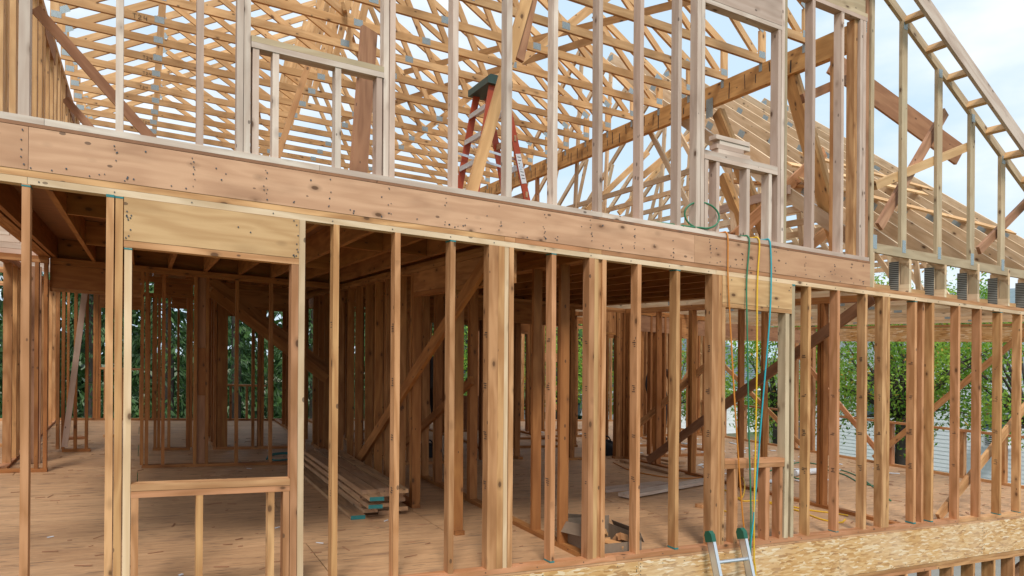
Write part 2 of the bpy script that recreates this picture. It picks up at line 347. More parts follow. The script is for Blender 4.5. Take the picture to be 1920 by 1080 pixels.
run(fw, 'top_plate', [-3.6, -1.6, 2.34, 2.43, 3.08, 3.2, 6.4, 11.74], -.001, .089, ZT + S + .001, ZP, M['fresh'])
mids = lambda px: hit(px, 700, Y=0)[0]
for x, e in ((-.58, (2.376,)), (1.095, None), (1.51, None), (1.915, (2.378,)), (2.745, (2.38, .04)), (3.555, None), (3.962, (2.38, .04)), (5.565, None), (5.975, (.04,)), (6.385, None), (7.965, None), (8.375, None), (8.79, (2.38, .04)), (9.21, (.04,)), (9.6, None), (10.0, None), (10.4, None), (10.8, None), (11.2, None), (11.65, None),
             (-1.0, None), (-1.4, None), (-1.8, None), (-2.2, None), (-2.6, None), (-3.0, None), (-3.4, None)):
    stud(fw, x, 0, S, ZT, M['fresh'], ends=e)
# grouped studs where the inner walls meet
stud(fw, 2.215, 0, S, ZT, M['fresh'], dx=.075); stud(fw, 2.292, 0, S, ZT, M['fresh'], dx=.05); stud(fw, 2.345, .002, S, ZT, M['pale'], dx=.032); stud(fw, 2.381, 0, S, ZT, M['fresh'])
stud(fw, 3.085, 0, S, ZT, M['fresh'], dx=.05); stud(fw, 3.137, .003, S, ZT, M['truss'], dx=.036); stud(fw, 3.176, .02, S, ZT, M['fresh'], dx=.032, dy=.05); stud(fw, 3.21, 0, S, ZT, M['fresh'])
stud(fw, 6.665, 0, S, ZT, M['fresh'], dx=.075); stud(fw, 6.742, 0, S, ZT, M['fresh'])
stud(fw, 7.19, 0, S, ZT, M['fresh'], ends=(2.375, .04)); stud(fw, 7.37, .03, S, ZT, M['fresh'], dy=.06); stud(fw, 7.49, 0, S, ZT, M['fresh'], ends=(.04,))
# window opening at the left
stud(fw, -.184, 0, S, ZT, M['fresh'], ends=(2.378,)); stud(fw, -.1395, -.002, S, ZT, M['fresh'], ends=(2.378,)); stud(fw, -.094, .001, S, 2.104, M['pale'], name='jack_stud', ends=(2.092,))
stud(fw, .878, 0, S, ZT, M['pale']); stud(fw, .832, 0, S, 2.104, M['fresh'], name='jack_stud', dx=.043)
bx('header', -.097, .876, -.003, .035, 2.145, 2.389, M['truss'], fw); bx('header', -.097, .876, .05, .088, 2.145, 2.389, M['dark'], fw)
bx('header_plate', -.097, .876, -.001, .088, 2.106, 2.143, M['fresh'], fw)
bx('sill', -.054, .83, -.003, .087, .71, .748, M['fresh'], fw); bx('sill', -.054, .83, 0, .088, .67, .7085, M['fresh'], fw)
for x in (-.052, .29, .70, .79): stud(fw, x, .001, S, .669, M['fresh'], name='cripple_stud', bow=0)
# window opening further right
stud(fw, 4.36, 0, S, ZT, M['fresh'], dx=.075); stud(fw, 4.437, .002, S, ZT, M['fresh'], name='jack_stud'); stud(fw, 4.477, 0, S, 2.115, M['fresh'], name='jack_stud')
stud(fw, 5.345, 0, S, ZT, M['gable'], ends=(2.378,)); stud(fw, 5.26, -.001, S, 2.115, M['gable'], name='jack_stud', dx=.05)
bx('header', 4.478, 5.343, -.003, .035, 2.155, 2.389, M['truss'], fw); bx('header_plate', 4.478, 5.343, -.001, .088, 2.117, 2.153, M['fresh'], fw)
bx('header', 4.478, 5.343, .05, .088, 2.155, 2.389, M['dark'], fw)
bx('sill', 4.517, 5.258, -.004, .088, .74, .778, M['fresh'], fw); bx('sill', 4.517, 5.258, -.002, .087, .70, .738, M['fresh'], fw)
stud(fw, 4.63, .001, S, .699, M['fresh'], name='cripple_stud', dx=.045, bow=0); stud(fw, 5.02, .001, S, .699, M['fresh'], name='cripple_stud', dx=.05, bow=0); stud(fw, 5.2, .001, S, .699, M['fresh'], name='cripple_stud', bow=0)
bm('brace', (9.75, .16, 1.36), (7.82, .12, .045), .089, S, (0, 1, 0), M['fresh'], fw)

j = J(); random.seed(41)
for x in (1.095, 1.51, 2.215, 2.745, 3.085, 3.555, 4.36, 5.565, 5.975, 6.385, 6.665, 7.19, 7.965, 8.79):
    for z in (.62, .98, 1.35, 1.72):
        for q in range(random.randint(2, 4)): zz = z + q * .016; a = random.uniform(.012, .05); y = random.uniform(.018, .03); j.box(x - .0012, x - .0004, y, y + a, zz, zz + .006)
o = j.build('ink_dash', M['ink'], fw); o['kind'] = 'stuff'
# rim under the upper floor, with its nails
rim = thing('rim_beam', 'wide pinkish rim board over the front wall plates, dotted with nail heads', 'beam', (2.7, 0, ZP))
for a, b in ((-3.6, -.552), (-.55, 4.15), (4.152, 6.455)): bx('rim_board', a, b, -.004, .034, ZP + .001, ZR - .002, M['rim'], rim, ax=0)
nj = J()
for i in range(26):
    x = -3.4 + .406 * i + random.uniform(-.02, .02)
    if x > 6.4: break
    for k in range(random.randint(5, 8)):
        xx, zz, r_ = x + random.uniform(-.012, .012), ZP + random.uniform(.02, .22), random.uniform(.0025, .0045)
        nj.tube([(xx, -.0025, zz), (xx, -.009, zz)], r_, 6)
for i in range(75):
    xx, zz = random.uniform(-1, 6.4), ZP + (random.uniform(.012, .04) if random.random() < .7 else random.uniform(.04, .2))
    nj.tube([(xx, -.0025, zz), (xx, -.008, zz)], random.uniform(.003, .0055), 6)
o = nj.build('nail_head', M['nail'], rim); o['kind'] = 'stuff'
nj = J()
for x0, x1, z0, z1, n_ in ((-.09, .87, 2.15, 2.385, 22), (4.53, 5.33, 2.16, 2.385, 10)):
    for i in range(n_):
        xx = random.choice((x0 + random.uniform(0, .03), x1 - random.uniform(0, .03), random.uniform(x0, x1))); zz = random.uniform(z0, z1)
        nj.tube([(xx, -.002, zz), (xx, -.007, zz)], .0045, 6)
for i in range(28):
    xx = -1 + i * .406 + random.uniform(-.05, .05); nj.tube([(xx, .001, .02), (xx, -.004, .02)], .004, 5); nj.tube([(xx + .05, .001, 2.41), (xx + .05, -.004, 2.41)], .004, 5)
o = nj.build('nail_head', M['nail'], fw); o['kind'] = 'stuff'

# band below the deck
band = thing('osb_band', 'flaky strand board band under the front deck edge, above the basement plates', 'board', (4, 0, -.41))
for a, b in ((-3.7, -1.3), (-1.298, 1.14), (1.142, 3.58), (3.582, 6.02), (6.022, 8.46), (8.462, 11.74)): bx('strand_board', a, b, -.006, .006, -.395, -.024, M['osb'], band, ax=0)
bx('rim_board', -3.7, 11.74, .007, .045, -.39, -.021, M['brown'], band, ax=0)
nj = J(); random.seed(21)
for i in range(110):
    xx = random.choice([-1.3, 1.14, 3.58, 6.02, 8.46]) + random.choice((-.02, .02)) if i % 2 else -1 + i * .115; zz = random.uniform(-.37, -.05) if i % 2 else random.choice((-.05, -.37)) + random.uniform(-.01, .01)
    nj.tube([(xx, -.0055, zz), (xx, -.009, zz)], .004, 6)
o = nj.build('nail_head', M['nail'], band); o['kind'] = 'stuff'
low = thing('stud_wall', 'basement front wall plates and studs below the strand board band', 'wall', (8, 0, -3.1))
run(low, 'top_plate', [-3.7, 1.0, 5.6, 11.74], -.002, .137, -.435, -.398, M['fresh']); run(low, 'top_plate', [-3.7, 3.1, 7.6, 11.74], 0, .135, -.475, -.437, M['fresh'])
for i in range(34):
    x = 3.0 + .406 * i if i < 20 else -3.6 + .406 * (i - 20)
    if x < 11.7: stud(low, x, 0, -3.0, -.477, M['fresh'], dy=.135, bow=0)
bm('brace', (10.6, .3, -.5), (6.6, .3, -1.9), .14, S, (0, 1, 0), M['brown'], low)

# ================================================================ floor joists, upper deck
jr = 0
xs = [-.90, -.515, -.109, .297, .703, 1.109, 1.515, 1.921] + [2.327 + .406 * i for i in range(11)]
for i, x in enumerate(xs):
    for (y0, y1, wh) in ((.036, 5.2, 'front'), (5.3, 10.65, 'back')):
        if x > 6.45: continue
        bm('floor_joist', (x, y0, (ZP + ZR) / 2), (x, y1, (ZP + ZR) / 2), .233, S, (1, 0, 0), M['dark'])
        o = [q for q in bpy.data.objects if q.name.startswith('floor_joist')][-1] if False else C.objects[-1]
        tag(o, '%s joist from the left of the %s ceiling, a deep brown plank on edge' % (ORD[i], 'near' if wh == 'front' else 'far'), 'joist', 'floor joists under the upper deck')
beam = thing('ply_beam', 'triple plank beam at the left edge of the near ceiling', 'beam', (-.97, 2.6, ZP))
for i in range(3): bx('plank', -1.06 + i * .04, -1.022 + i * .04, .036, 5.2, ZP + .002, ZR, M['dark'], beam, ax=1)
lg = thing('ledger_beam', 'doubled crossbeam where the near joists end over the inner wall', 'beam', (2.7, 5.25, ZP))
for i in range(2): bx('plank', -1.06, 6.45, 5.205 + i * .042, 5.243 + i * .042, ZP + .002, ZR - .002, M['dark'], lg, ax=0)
k = 0
for i, x in enumerate(xs[1:8]):
    for y in (1.5 + .04 * (i % 2), 3.4 + .04 * (i % 2)):
        if random.random() < .75:
            o = bx('joist_blocking', x + S / 2 + .001, x + .406 - S / 2 - .001, y, y + S, ZP + .006, ZR - .003, M['dark'])
            tag(o, 'short brown block between joists, number %d seen from the left' % (k + 1), 'blocking'); k += 1
            o['label'] = '%s short block nailed between the near ceiling joists, counted from the left' % ORD[k - 1]
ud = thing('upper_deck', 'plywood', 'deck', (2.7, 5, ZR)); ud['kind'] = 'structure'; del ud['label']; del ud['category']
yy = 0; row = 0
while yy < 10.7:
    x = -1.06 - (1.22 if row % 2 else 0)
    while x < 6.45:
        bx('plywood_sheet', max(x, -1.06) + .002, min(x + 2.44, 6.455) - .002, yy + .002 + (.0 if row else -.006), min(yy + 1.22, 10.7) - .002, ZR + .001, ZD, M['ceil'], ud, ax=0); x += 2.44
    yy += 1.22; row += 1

# ================================================================ inner ground floor walls
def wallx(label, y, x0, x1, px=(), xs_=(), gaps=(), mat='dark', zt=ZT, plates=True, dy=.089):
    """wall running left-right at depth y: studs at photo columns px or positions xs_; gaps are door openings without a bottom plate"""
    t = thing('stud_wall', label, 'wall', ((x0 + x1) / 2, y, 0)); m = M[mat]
    c = x0
    for a, b in list(gaps) + [(x1, None)]:
        if a - c > .05: bx('bottom_plate', c, a, y, y + dy, .001, S, m, t, ax=0)
        c = b
    if plates:
        bx('top_plate', x0, x1, y, y + dy, zt, zt + S - .001, m, t, ax=0); bx('top_plate', x0, x1, y + .001, y + dy - .001, zt + S, zt + 2 * S - .001, m, t, ax=0)
    for p in px:
        p, wd = p if isinstance(p, tuple) else (p, S)
        stud(t, hit(p, 760, Y=y)[0] - S / 2, y + .001, S, zt - .001, m, dx=wd, dy=dy - .002)
    for x in xs_:
        x, wd = x if isinstance(x, tuple) else (x, S)
        stud(t, x, y + .001, S, zt - .001, m, dx=wd, dy=dy - .002)
    return t
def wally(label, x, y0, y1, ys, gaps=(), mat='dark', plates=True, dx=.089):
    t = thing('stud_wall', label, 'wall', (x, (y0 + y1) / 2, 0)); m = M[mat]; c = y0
    for a, b in list(gaps) + [(y1, None)]:
        if a - c > .05: bx('bottom_plate', x, x + dx, c, a, .001, S, m, t, ax=1)
        c = b
    if plates:
        bx('top_plate', x, x + dx, y0, y1, ZT, ZT + S - .001, m, t, ax=1); bx('top_plate', x + .001, x + dx - .001, y0, y1, ZT + S, ZP - .001, m, t, ax=1)
    for y in ys:
        y, wd = y if isinstance(y, tuple) else (y, S)
        stud(t, x + .001, y, S, ZT - .001, m, dx=dx - .002, dy=wd)
    return t
def header(t, x0, x1, y0, y1, z0, z1, mat='dark'):
    bx('header', x0, x1, y0, y1, z0 + S + .002, z1, M[mat], t); bx('header_plate', x0, x1, y0 - .001, y1 + .001, z0, z0 + S, M[mat], t)
t = wallx('short inner wall left of the wide doorway behind the window opening', 5.02, -3.6, -.957, xs_=(-3.4, -3.0, -2.6, -2.2, -1.85, -1.5, -1.085, -1.0), mat='dark')
t = thing('post', 'broad flat brown post standing behind the left inner wall end', 'post', (-1.15, 5.65, 0)); stud(t, -1.24, 5.65, .0, ZT, M['brown'], dx=.15, dy=S, name='plank')
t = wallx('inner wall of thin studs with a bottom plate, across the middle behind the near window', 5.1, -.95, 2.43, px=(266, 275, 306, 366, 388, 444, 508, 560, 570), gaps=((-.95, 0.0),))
header(t, -.95, -.02, 5.1, 5.18, 2.08, 2.388)
t = thing('post', 'dark wide plank post in the middle inner wall, patched with a lighter board', 'post', (.75, 5.15, 0)); stud(t, hit(368, 760, Y=5.14)[0], 5.14, S, ZT, M['brown'], dx=.12, dy=S, name='plank'); bx('patch_board', hit(371, 760, Y=5.13)[0], hit(371, 760, Y=5.13)[0] + .09, 5.12, 5.138, .9, 1.5, M['dark'], t)
t = wallx('second inner wall row behind the middle one, ending left of the stairs', 6.6, -.95, 2.1, px=(108, 118, 141, 162, 291, 298, 317, 352, 358, 403, (410, .14), 475, 486, 492), gaps=((-.62, .14), (.62, .93)))
header(t, .14, .62, 6.6, 6.68, 2.2, 2.388); header(t, 1.05, 2.1, 6.6, 6.68, 2.1, 2.388)
t = wally('left inner side wall of bright orange studs lit by open sky', -1.45, 5.2, 10.6, [5.5, 5.9, 6.1, 6.6, 7.0, 7.1, 7.5, 7.9, 8.4, 8.8, 9.2, 9.7, 10.2], mat='fresh')
t = wallx('far left wall of crowded orange studs at the picture edge', 7.2, -3.7, -1.5, xs_=[-3.6 + .16 * i + random.uniform(-.03, .03) for i in range(13)], mat='fresh')
t = wallx('back wall of the left wing seen past the orange studs', 10.6, -3.7, -1.5, xs_=[-3.6 + .4 * i for i in range(6)], mat='fresh')
# far wall with its windows
A0, A1 = hit(187, 600, Y=10.7)[0], hit(270, 600, Y=10.7)[0]; C0, C1 = hit(424, 600, Y=10.7)[0], hit(500, 600, Y=10.7)[0]
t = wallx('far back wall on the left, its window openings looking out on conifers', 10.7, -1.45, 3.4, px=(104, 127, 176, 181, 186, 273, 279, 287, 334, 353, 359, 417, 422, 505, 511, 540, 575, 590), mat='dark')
header(t, A0, A1, 10.7, 10.78, 2.12, 2.388); header(t, C0, C1, 10.7, 10.78, 2.12, 2.388); header(t, hit(322, 600, Y=10.7)[0], hit(350, 600, Y=10.7)[0], 10.7, 10.78, 2.2, 2.388)
for a, b, z in ((A0, A1, .96), (C0, C1, .70)):
    bx('sill', a, b, 10.695, 10.785, z, z + .038, M['fresh'], t)
    for f_ in (.1, .5, .9): stud(t, a + (b - a) * f_, 10.701, S, z - .001, M['fresh'], dy=.085, name='cripple_stud', bow=0)
# wall A: between near room and hall, with wide opening and long studs row
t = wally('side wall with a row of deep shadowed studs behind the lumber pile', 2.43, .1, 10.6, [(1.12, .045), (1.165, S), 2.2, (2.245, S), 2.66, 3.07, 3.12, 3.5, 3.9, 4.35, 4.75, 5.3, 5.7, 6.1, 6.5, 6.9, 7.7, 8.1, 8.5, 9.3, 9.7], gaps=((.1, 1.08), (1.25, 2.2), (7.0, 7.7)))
header(t, 2.431, 2.515, .14, 1.11, 2.15, 2.388); header(t, 2.431, 2.515, 1.21, 2.195, 2.15, 2.388)
bm('brace', (2.40, .3, 2.40), (2.40, 4.1, .18), .12, S, (1, 0, 0), M['dark'], t)
# wall B
t = wally('inner side wall standing on a plate behind the triple front studs', 3.115, .1, 10.6, [.47, .93, 2.3, 2.345, 2.7, 3.3, 3.35, 3.75, 5.1, 5.5, 5.9, 6.3, 6.7, 7.5, 7.9, 8.3, 8.7, 9.1, 9.5], gaps=((3.8, 5.05),))
bm('brace', (3.09, 2.2, 1.32), (3.09, 4.6, .25), .089, S, (1, 0, 0), M['dark'], t)
header(t, 3.116, 3.2, 3.79, 5.09, 2.12, 2.388)
# wall C
t = wally('side wall with long leaning braces, right of the second window', 7.04, .1, 10.6, [.5, (1.0, S), 1.05, 1.9, 2.3, 3.22, 3.26, 4.0, 4.7, 4.75, 4.8, 5.6, 6.4, 7.2, 8.0, 8.8, 9.6], gaps=((5.62, 6.4),))
bm('brace', (7.0, .35, 2.42), (7.0, 4.15, .07), .12, S, (1, 0, 0), M['brown'], t)
bm('brace', (7.16, 2.9, 1.7), (7.16, 5.1, .25), .089, S, (1, 0, 0), M['fresh'], t)
# rooms behind
t = wallx('dim cross wall with a wide opening in the middle of the house', 4.8, 3.21, 7.03, px=(893, 905, 918, 930), xs_=(3.3, 5.98, 6.02, 6.4, 6.44, 6.48, 6.86, 6.9, 6.94, 7.0), gaps=((4.0, 5.95), (6.52, 6.84)))
header(t, 4.0, 5.97, 4.8, 4.88, 2.1, 2.388); header(t, 6.52, 6.84, 4.8, 4.88, 2.02, 2.388)
t = wallx('dark row of studs right of the dim opening, behind the lone front stud', 4.85, 7.14, 9.3, xs_=(7.3, 7.34, 7.6, (7.72, .12), 7.9, 8.2, 8.24, 8.6, 9.0, 9.2))
header(t, 8.28, 8.58, 4.85, 4.93, 2.05, 2.388)
t = wallx('farther cross wall seen between the posts of the hall', 7.3, 3.21, 7.03, xs_=(3.25, 3.6, 4.0, 4.4, 4.44, 5.6, 5.64, 6.0, 6.4, 6.8), gaps=((4.48, 5.6),))
t = wallx('farther row of studs in the right back rooms', 7.6, 7.14, 11.6, xs_=(7.5, 7.9, 8.3, 8.34, 9.3, 9.34, 9.7, 10.1, 10.5, 11.2), gaps=((8.4, 9.3), (10.55, 11.15)))
header(t, 8.38, 9.3, 7.6, 7.68, 2.08, 2.388)
bx('ledger_beam', 7.14, 11.6, 4.86, 4.92, 2.12, 2.38, M['brown']); tag(C.objects[-1], 'wide brown beam crossing the right room high up, above the tree view', 'beam')
t = wally('stub wall dividing the right back rooms', 9.3, 4.95, 7.6, [5.0, 5.4, 5.8, 6.3, 6.9, 7.3])
t = wallx('back wall of the house, right half, bright openings to the neighbouring houses', 10.7, 3.4, 11.64, xs_=[3.5, 3.9, 4.3, 4.7, 5.5, 5.9, 6.3, 6.7, 7.1, 7.14, 8.3, 8.34, 8.7, 9.4, 9.44, 10.5, 10.54, 11.0, 11.4], mat='fresh')
header(t, 4.75, 5.5, 10.7, 10.78, 2.1, 2.388, 'fresh'); header(t, 7.2, 8.3, 10.7, 10.78, 2.1, 2.388, 'fresh')
bx('header_board', 8.75, 9.4, 10.69, 10.7, 1.5, 1.72, M['fresh'], t); bm('brace', (8.5, 10.66, 1.3), (9.5, 10.66, .1), .089, S, (0, 1, 0), M['fresh'], t); bm('brace', (8.5, 10.6, .3), (9.6, 10.6, 1.1), .089, S, (0, 1, 0), M['fresh'], t)
t = wallx('dim row of studs just inside the hall, second from the cross wall', 6.2, 3.21, 7.03, xs_=(3.3, 3.7, 3.74, 4.9, 4.94, 5.3, 5.34, 5.7, 6.1, 6.14, 6.5, 6.9), gaps=((3.8, 4.9),))
header(t, 3.78, 4.9, 6.2, 6.28, 2.08, 2.388)
t = wallx('deep hall wall of tight dark studs before the standing plywood sheet', 8.6, 3.21, 9.2, xs_=(3.4, 3.8, 4.2, 4.24, 5.2, 5.24, 5.6, 6.0, 6.04, 7.3, 7.34, 7.7, 8.1, 8.14, 8.8, 9.1), gaps=((4.28, 5.2), (6.1, 7.3)))
header(t, 6.08, 7.3, 8.6, 8.68, 2.08, 2.388)
t = wally('short dividing wall deep in the middle of the house', 5.15, 5.0, 10.6, [5.1, 5.5, 5.54, 6.4, 6.8, 7.4, 7.44, 7.8, 8.2, 9.0, 9.04, 9.4, 9.8])
t = wally('short dim wall deep on the left of the middle rooms', .95, 6.7, 10.6, [6.8, 7.2, 7.24, 7.9, 8.3, 8.34, 9.1, 9.5, 9.9])
t = wallx('dim row of studs across the right hall between the long braces', 6.1, 7.14, 9.28, xs_=(7.2, 7.24, 7.6, 8.0, 8.04, 8.7, 8.74, 9.1))
# right outer wall with low rail
t = thing('stud_wall', 'right outer wall: strand board header over wide openings and a low rail with trees beyond', 'wall', (11.65, 5, 0))
run(t, 'bottom_plate', [0, 5.3, 10.79], 11.65, 11.739, .001, S, M['fresh'], ax=1)
run(t, 'top_plate', [.09, 5.5, 10.69], 11.65, 11.739, ZT + S, ZP, M['fresh'], ax=1)
for a, b in ((.15, 4.5), (5.4, 8.0)):
    bx('header_board', 11.655, 11.667, a, b, 2.185, 2.42, M['osb'], t, ax=1); bx('rail', 11.64, 11.73, a, b, .745, .783, M['fresh'], t, ax=1)
    y = a + .05
    while y < b:
        stud(t, 11.655, y, S, .744, M['fresh'], name='cripple_stud', bow=0, dx=.085); y += .61
for y in (.1, .14, .18, 4.5, 4.54, 4.9, 5.3, 5.34, 8.04, 8.4, 8.44, 9.3, 9.34, 9.7, 10.1, 10.5): stud(t, 11.651, y, S, ZT + S - .002, M['fresh'], dx=.087)
for p, q in (((11.6, 1.1, 2.35), (11.6, 3.55, .1)), ((11.6, 5.5, 2.2), (11.6, 3.3, .06)), ((11.58, 7.6, 1.9), (11.58, 5.0, .06)), ((11.6, 9.3, .3), (11.6, 8.0, 1.9))):
    bm('brace', p, q, .089, S, (1, 0, 0), M['fresh'], t)
# stair stringers behind the middle wall
for i, (dz, y) in enumerate(((0, 6.0), (-.16, 5.75))):
    a = hit(395, 525, Y=y); b = hit(612, 690, Y=y)
    o = bm('stair_stringer', (a[0], y, a[2] + dz), (b[0], y, b[2] + dz), .13, S, (0, 1, 0), M['dark']); tag(o, ['upper', 'lower'][i] + ' of two dark sloping planks crossing behind the near window', 'plank')
o = bm('leaning_board', hit(159, 548, Y=6.5), hit(121, 838, Y=6.35), .07, S, (0, 1, 0), M['pink']); tag(o, 'pale grey board leaning in the doorway in front of the conifers', 'board')
# ================================================================ UPPER FRONT WALL
up = thing('stud_wall', 'tall upper front wall of grey pink studs standing on the rim board', 'wall', (2.7, 0, ZD))
run(up, 'bottom_plate', [-1.06, -.48, 1.0, 3.2, 4.8, 6.44], -.004, .089, ZD + .001, ZU, M['pink'])
rake = lambda x: 5.52 + .583 * ((6.4 - x) if x > 2.73 else (x + .95))
for x, w_ in ((-.60, .05), (-.142, S), (.278, S), (.5, S), (.541, S), (1.425, .036), (1.465, S), (1.925, .042), (2.352, .045), (2.75, S), (3.165, S), (3.57, S), (3.965, S), (4.17, .045), (4.222, S), (5.19, S), (5.232, .03)):
    stud(up, x, .001, ZU, rake(x) - .02, M['pink'] if w_ > .031 else M['gable'], dx=w_, bow=.006)
for x in (5.6, 6.01, 6.29): stud(up, x, .001, ZU, 5.11, M['pink'])
stud(up, 6.335, .002, ZU, 5.11, M['pink'], dx=.045); stud(up, 6.24, .03, ZU, 5.11, M['fresh'], dx=.045)
for x in (.592, .71, 1.10, 1.375): stud(up, x, .002, ZU, 3.413, M['pink'], name='cripple_stud', bow=.002)
bx('sill', .583, 1.424, -.003, .09, 3.414, 3.45, M['pink'], up); bx('sill', .583, 1.424, -.001, .089, 3.452, 3.489, M['gable'], up)
for x in (4.27, 4.40, 4.76, 5.035): stud(up, x, .002, ZU, 3.372, M['pink'], name='cripple_stud', bow=.002)
stud(up, 5.145, 0, ZU, 4.71, M['pink'], name='jack_stud')
bx('sill', 4.262, 5.143, -.003, .09, 3.373, 3.41, M['pink'], up); bx('sill', 4.262, 5.143, -.001, .089, 3.412, 3.45, M['pink'], up)
bx('header_plate', 4.262, 5.188, -.002, .09, 4.712, 4.75, M['pink'], up); bx('header', 4.262, 5.188, -.004, .034, 4.752, 5.0, M['pink'], up)
bx('top_plate', 5.262, 6.40, 0, .089, 5.112, 5.15, M['pink'], up); bx('top_plate', 5.262, 6.40, .001, .088, 5.152, 5.19, M['gable'], up)
bm('rake_plate', (2.73, .045, rake(2.73)), (6.4, .045, rake(6.4)), S, .089, (0, 1, 0), M['gable'], up); bm('rake_plate', (2.73, .045, rake(2.73)), (-.95, .045, rake(-.95)), S, .089, (0, 1, 0), M['gable'], up)
bx('header', 5.3, 6.39, .02, .058, 5.192, 5.33, M['gable'], up)
bx('corner_plate', 6.382, 6.3835, -.002, .09, 5.0, 5.14, M['plate'], up)

# blocks on the sill
for i, (x0, x1, y0, dz) in enumerate(((4.42, 4.80, .0, .0), (4.40, 4.72, .0, .039), (4.44, 4.80, .004, .078), (4.39, 4.79, -.004, .117))):
    o = bx('wood_block', x0, x1, y0, y0 + .089, 3.451 + dz, 3.488 + dz, M['pink']); tag(o, '%s offcut in the small pile on the upper right window sill' % ['lowest', 'second lowest', 'second highest', 'topmost'][i], 'offcut', 'offcuts piled on the upper sill')
# left side wall upstairs
t = thing('stud_wall', 'upper left side wall of yellow studs and cut headers', 'wall', (-.95, 5, ZD))
bx('bottom_plate', -1.04, -.951, .1, 10.6, ZD + .001, ZU, M['fresh'], t, ax=1); bx('top_plate', -1.04, -.951, .1, 10.6, 5.06, 5.098, M['truss'], t, ax=1); bx('top_plate', -1.039, -.952, .1, 10.6, 5.1, 5.138, M['truss'], t, ax=1)
y = .14
while y < 10.5:
    stud(t, -1.039, y, ZU, 5.06, M['truss'], dx=.087); 
    if random.random() < .45: stud(t, -1.039, y + .041, ZU, 5.06, M['truss'], dx=.087)
    y += random.choice((.2, .3, .406, .406))
for y0, y1 in ((2.2, 3.4), (4.5, 5.5), (7, 8.2)): bx('header', -1.03, -.946, y0, y1, 4.82, 5.055, M['brown'], t, ax=1)
a = hit(66, 22, Y=3.5); b = hit(272, 250, Y=3.5); d = Vector(b) - Vector(a)
o = bm('brace_board', Vector(a) + Vector((0, 0, .03)), Vector(a) + d * (a[2] - ZD - .02) / (a[2] - b[2]), .10, S, (0, 1, 0), M['brown']); tag(o, 'long brown brace sloping from the upper left wall down to the deck', 'brace')
a = hit(122, 185, Y=6.6); b = hit(168, 238, Y=6.6); d = Vector(b) - Vector(a)
o = bm('brace_board', a, Vector(a) + d * (a[2] - ZD - .02) / (a[2] - b[2]), .10, S, (0, 1, 0), M['brown']); tag(o, 'shorter brown brace deeper along the upper left wall', 'brace')

# ================================================================ MAIN ROOF TRUSSES
def gusset(parent, x, z, y, w_=.10, h_=.075, rot=0):
    for yy_ in (y - .0012,):
        j = J(); j.beam((x - w_ / 2 * math.cos(rot), yy_, z - w_ / 2 * math.sin(rot)), (x + w_ / 2 * math.cos(rot), yy_, z + w_ / 2 * math.sin(rot)), h_, .0012, (0, 1, 0)); j.build('gusset_plate', M['plate'], parent)
T0, T1, ZB = -.95, 6.4, 5.142; RX = (T0 + T1) / 2; SL = .583
ztop = lambda x: ZB + .45 + SL * (x - T0 if x < RX else T1 - x)      # upper edge of the top chord
def truss(y, label):
    t = thing('roof_truss', label, 'truss', (RX, y, ZB), 'main roof trusses set two feet apart'); m = M['truss']; n = (0, 1, 0); yc = y + S / 2
    bm('bottom_chord', (T0, yc, ZB + .0445), (T1, yc, ZB + .0445), .089, S, n, m, t, seg=2)
    dz = .0445 / math.cos(math.atan(SL))
    bm('top_chord', (T0 - .0, yc, ztop(T0) - dz), (RX, yc, ztop(RX) - dz), .089, S, n, m, t, cut=((None, None), ((RX, yc, 0), (1, 0, 0))))
    bm('top_chord', (T1 + .0, yc, ztop(T1) - dz), (RX, yc, ztop(RX) - dz), .089, S, n, m, t, cut=((None, None), ((RX, yc, 0), (1, 0, 0))))
    bm('end_web', (T0 + .045, yc, ZB + .09), (T0 + .045, yc, ztop(T0) - .08), .089, S, n, m, t); bm('end_web', (T1 - .045, yc, ZB + .09), (T1 - .045, yc, ztop(T1) - .08), .089, S, n, m, t)
    top = lambda x: (x, yc, ztop(x) - .12); bot = lambda x: (x, yc, ZB + .085)
    for p, q in ((bot(.17), top(.22)), (top(.32), bot(2.03)), (bot(2.14), top(RX - .1)), (top(RX + .1), bot(3.96)), (bot(4.1), top(5.15)), (top(5.25), bot(T1 - .15))):
        bm('web', p, q, .075, S - .004, n, m, t)
    for x, z in ((.15, ZB + .06), (2.1, ZB + .06), (4.04, ZB + .06), (T1 - .06, ZB + .09), (T0 + .06, ZB + .09), (2.9, ZB + .06)): gusset(t, x, z, y)
    for x in (T0 + .08, .25, RX, 5.2, T1 - .08): gusset(t, x, ztop(x) - .09, y, .11, .08, math.atan(SL) * (1 if x < RX - .01 else -1 if x > RX + .01 else 0))
    return t
t0 = truss(.69, 'x'); tr = [t0]
for i in range(1, 17): tr.append(copy_tree(t0, (random.uniform(-.012, .012), .61 * i + random.uniform(-.008, .008), -KY * .61 * i + random.uniform(-.003, .004))))
for i, t in enumerate(tr): t['label'] = '%s roof truss back from the front wall, pine chords with steel plates' % ORD[i]
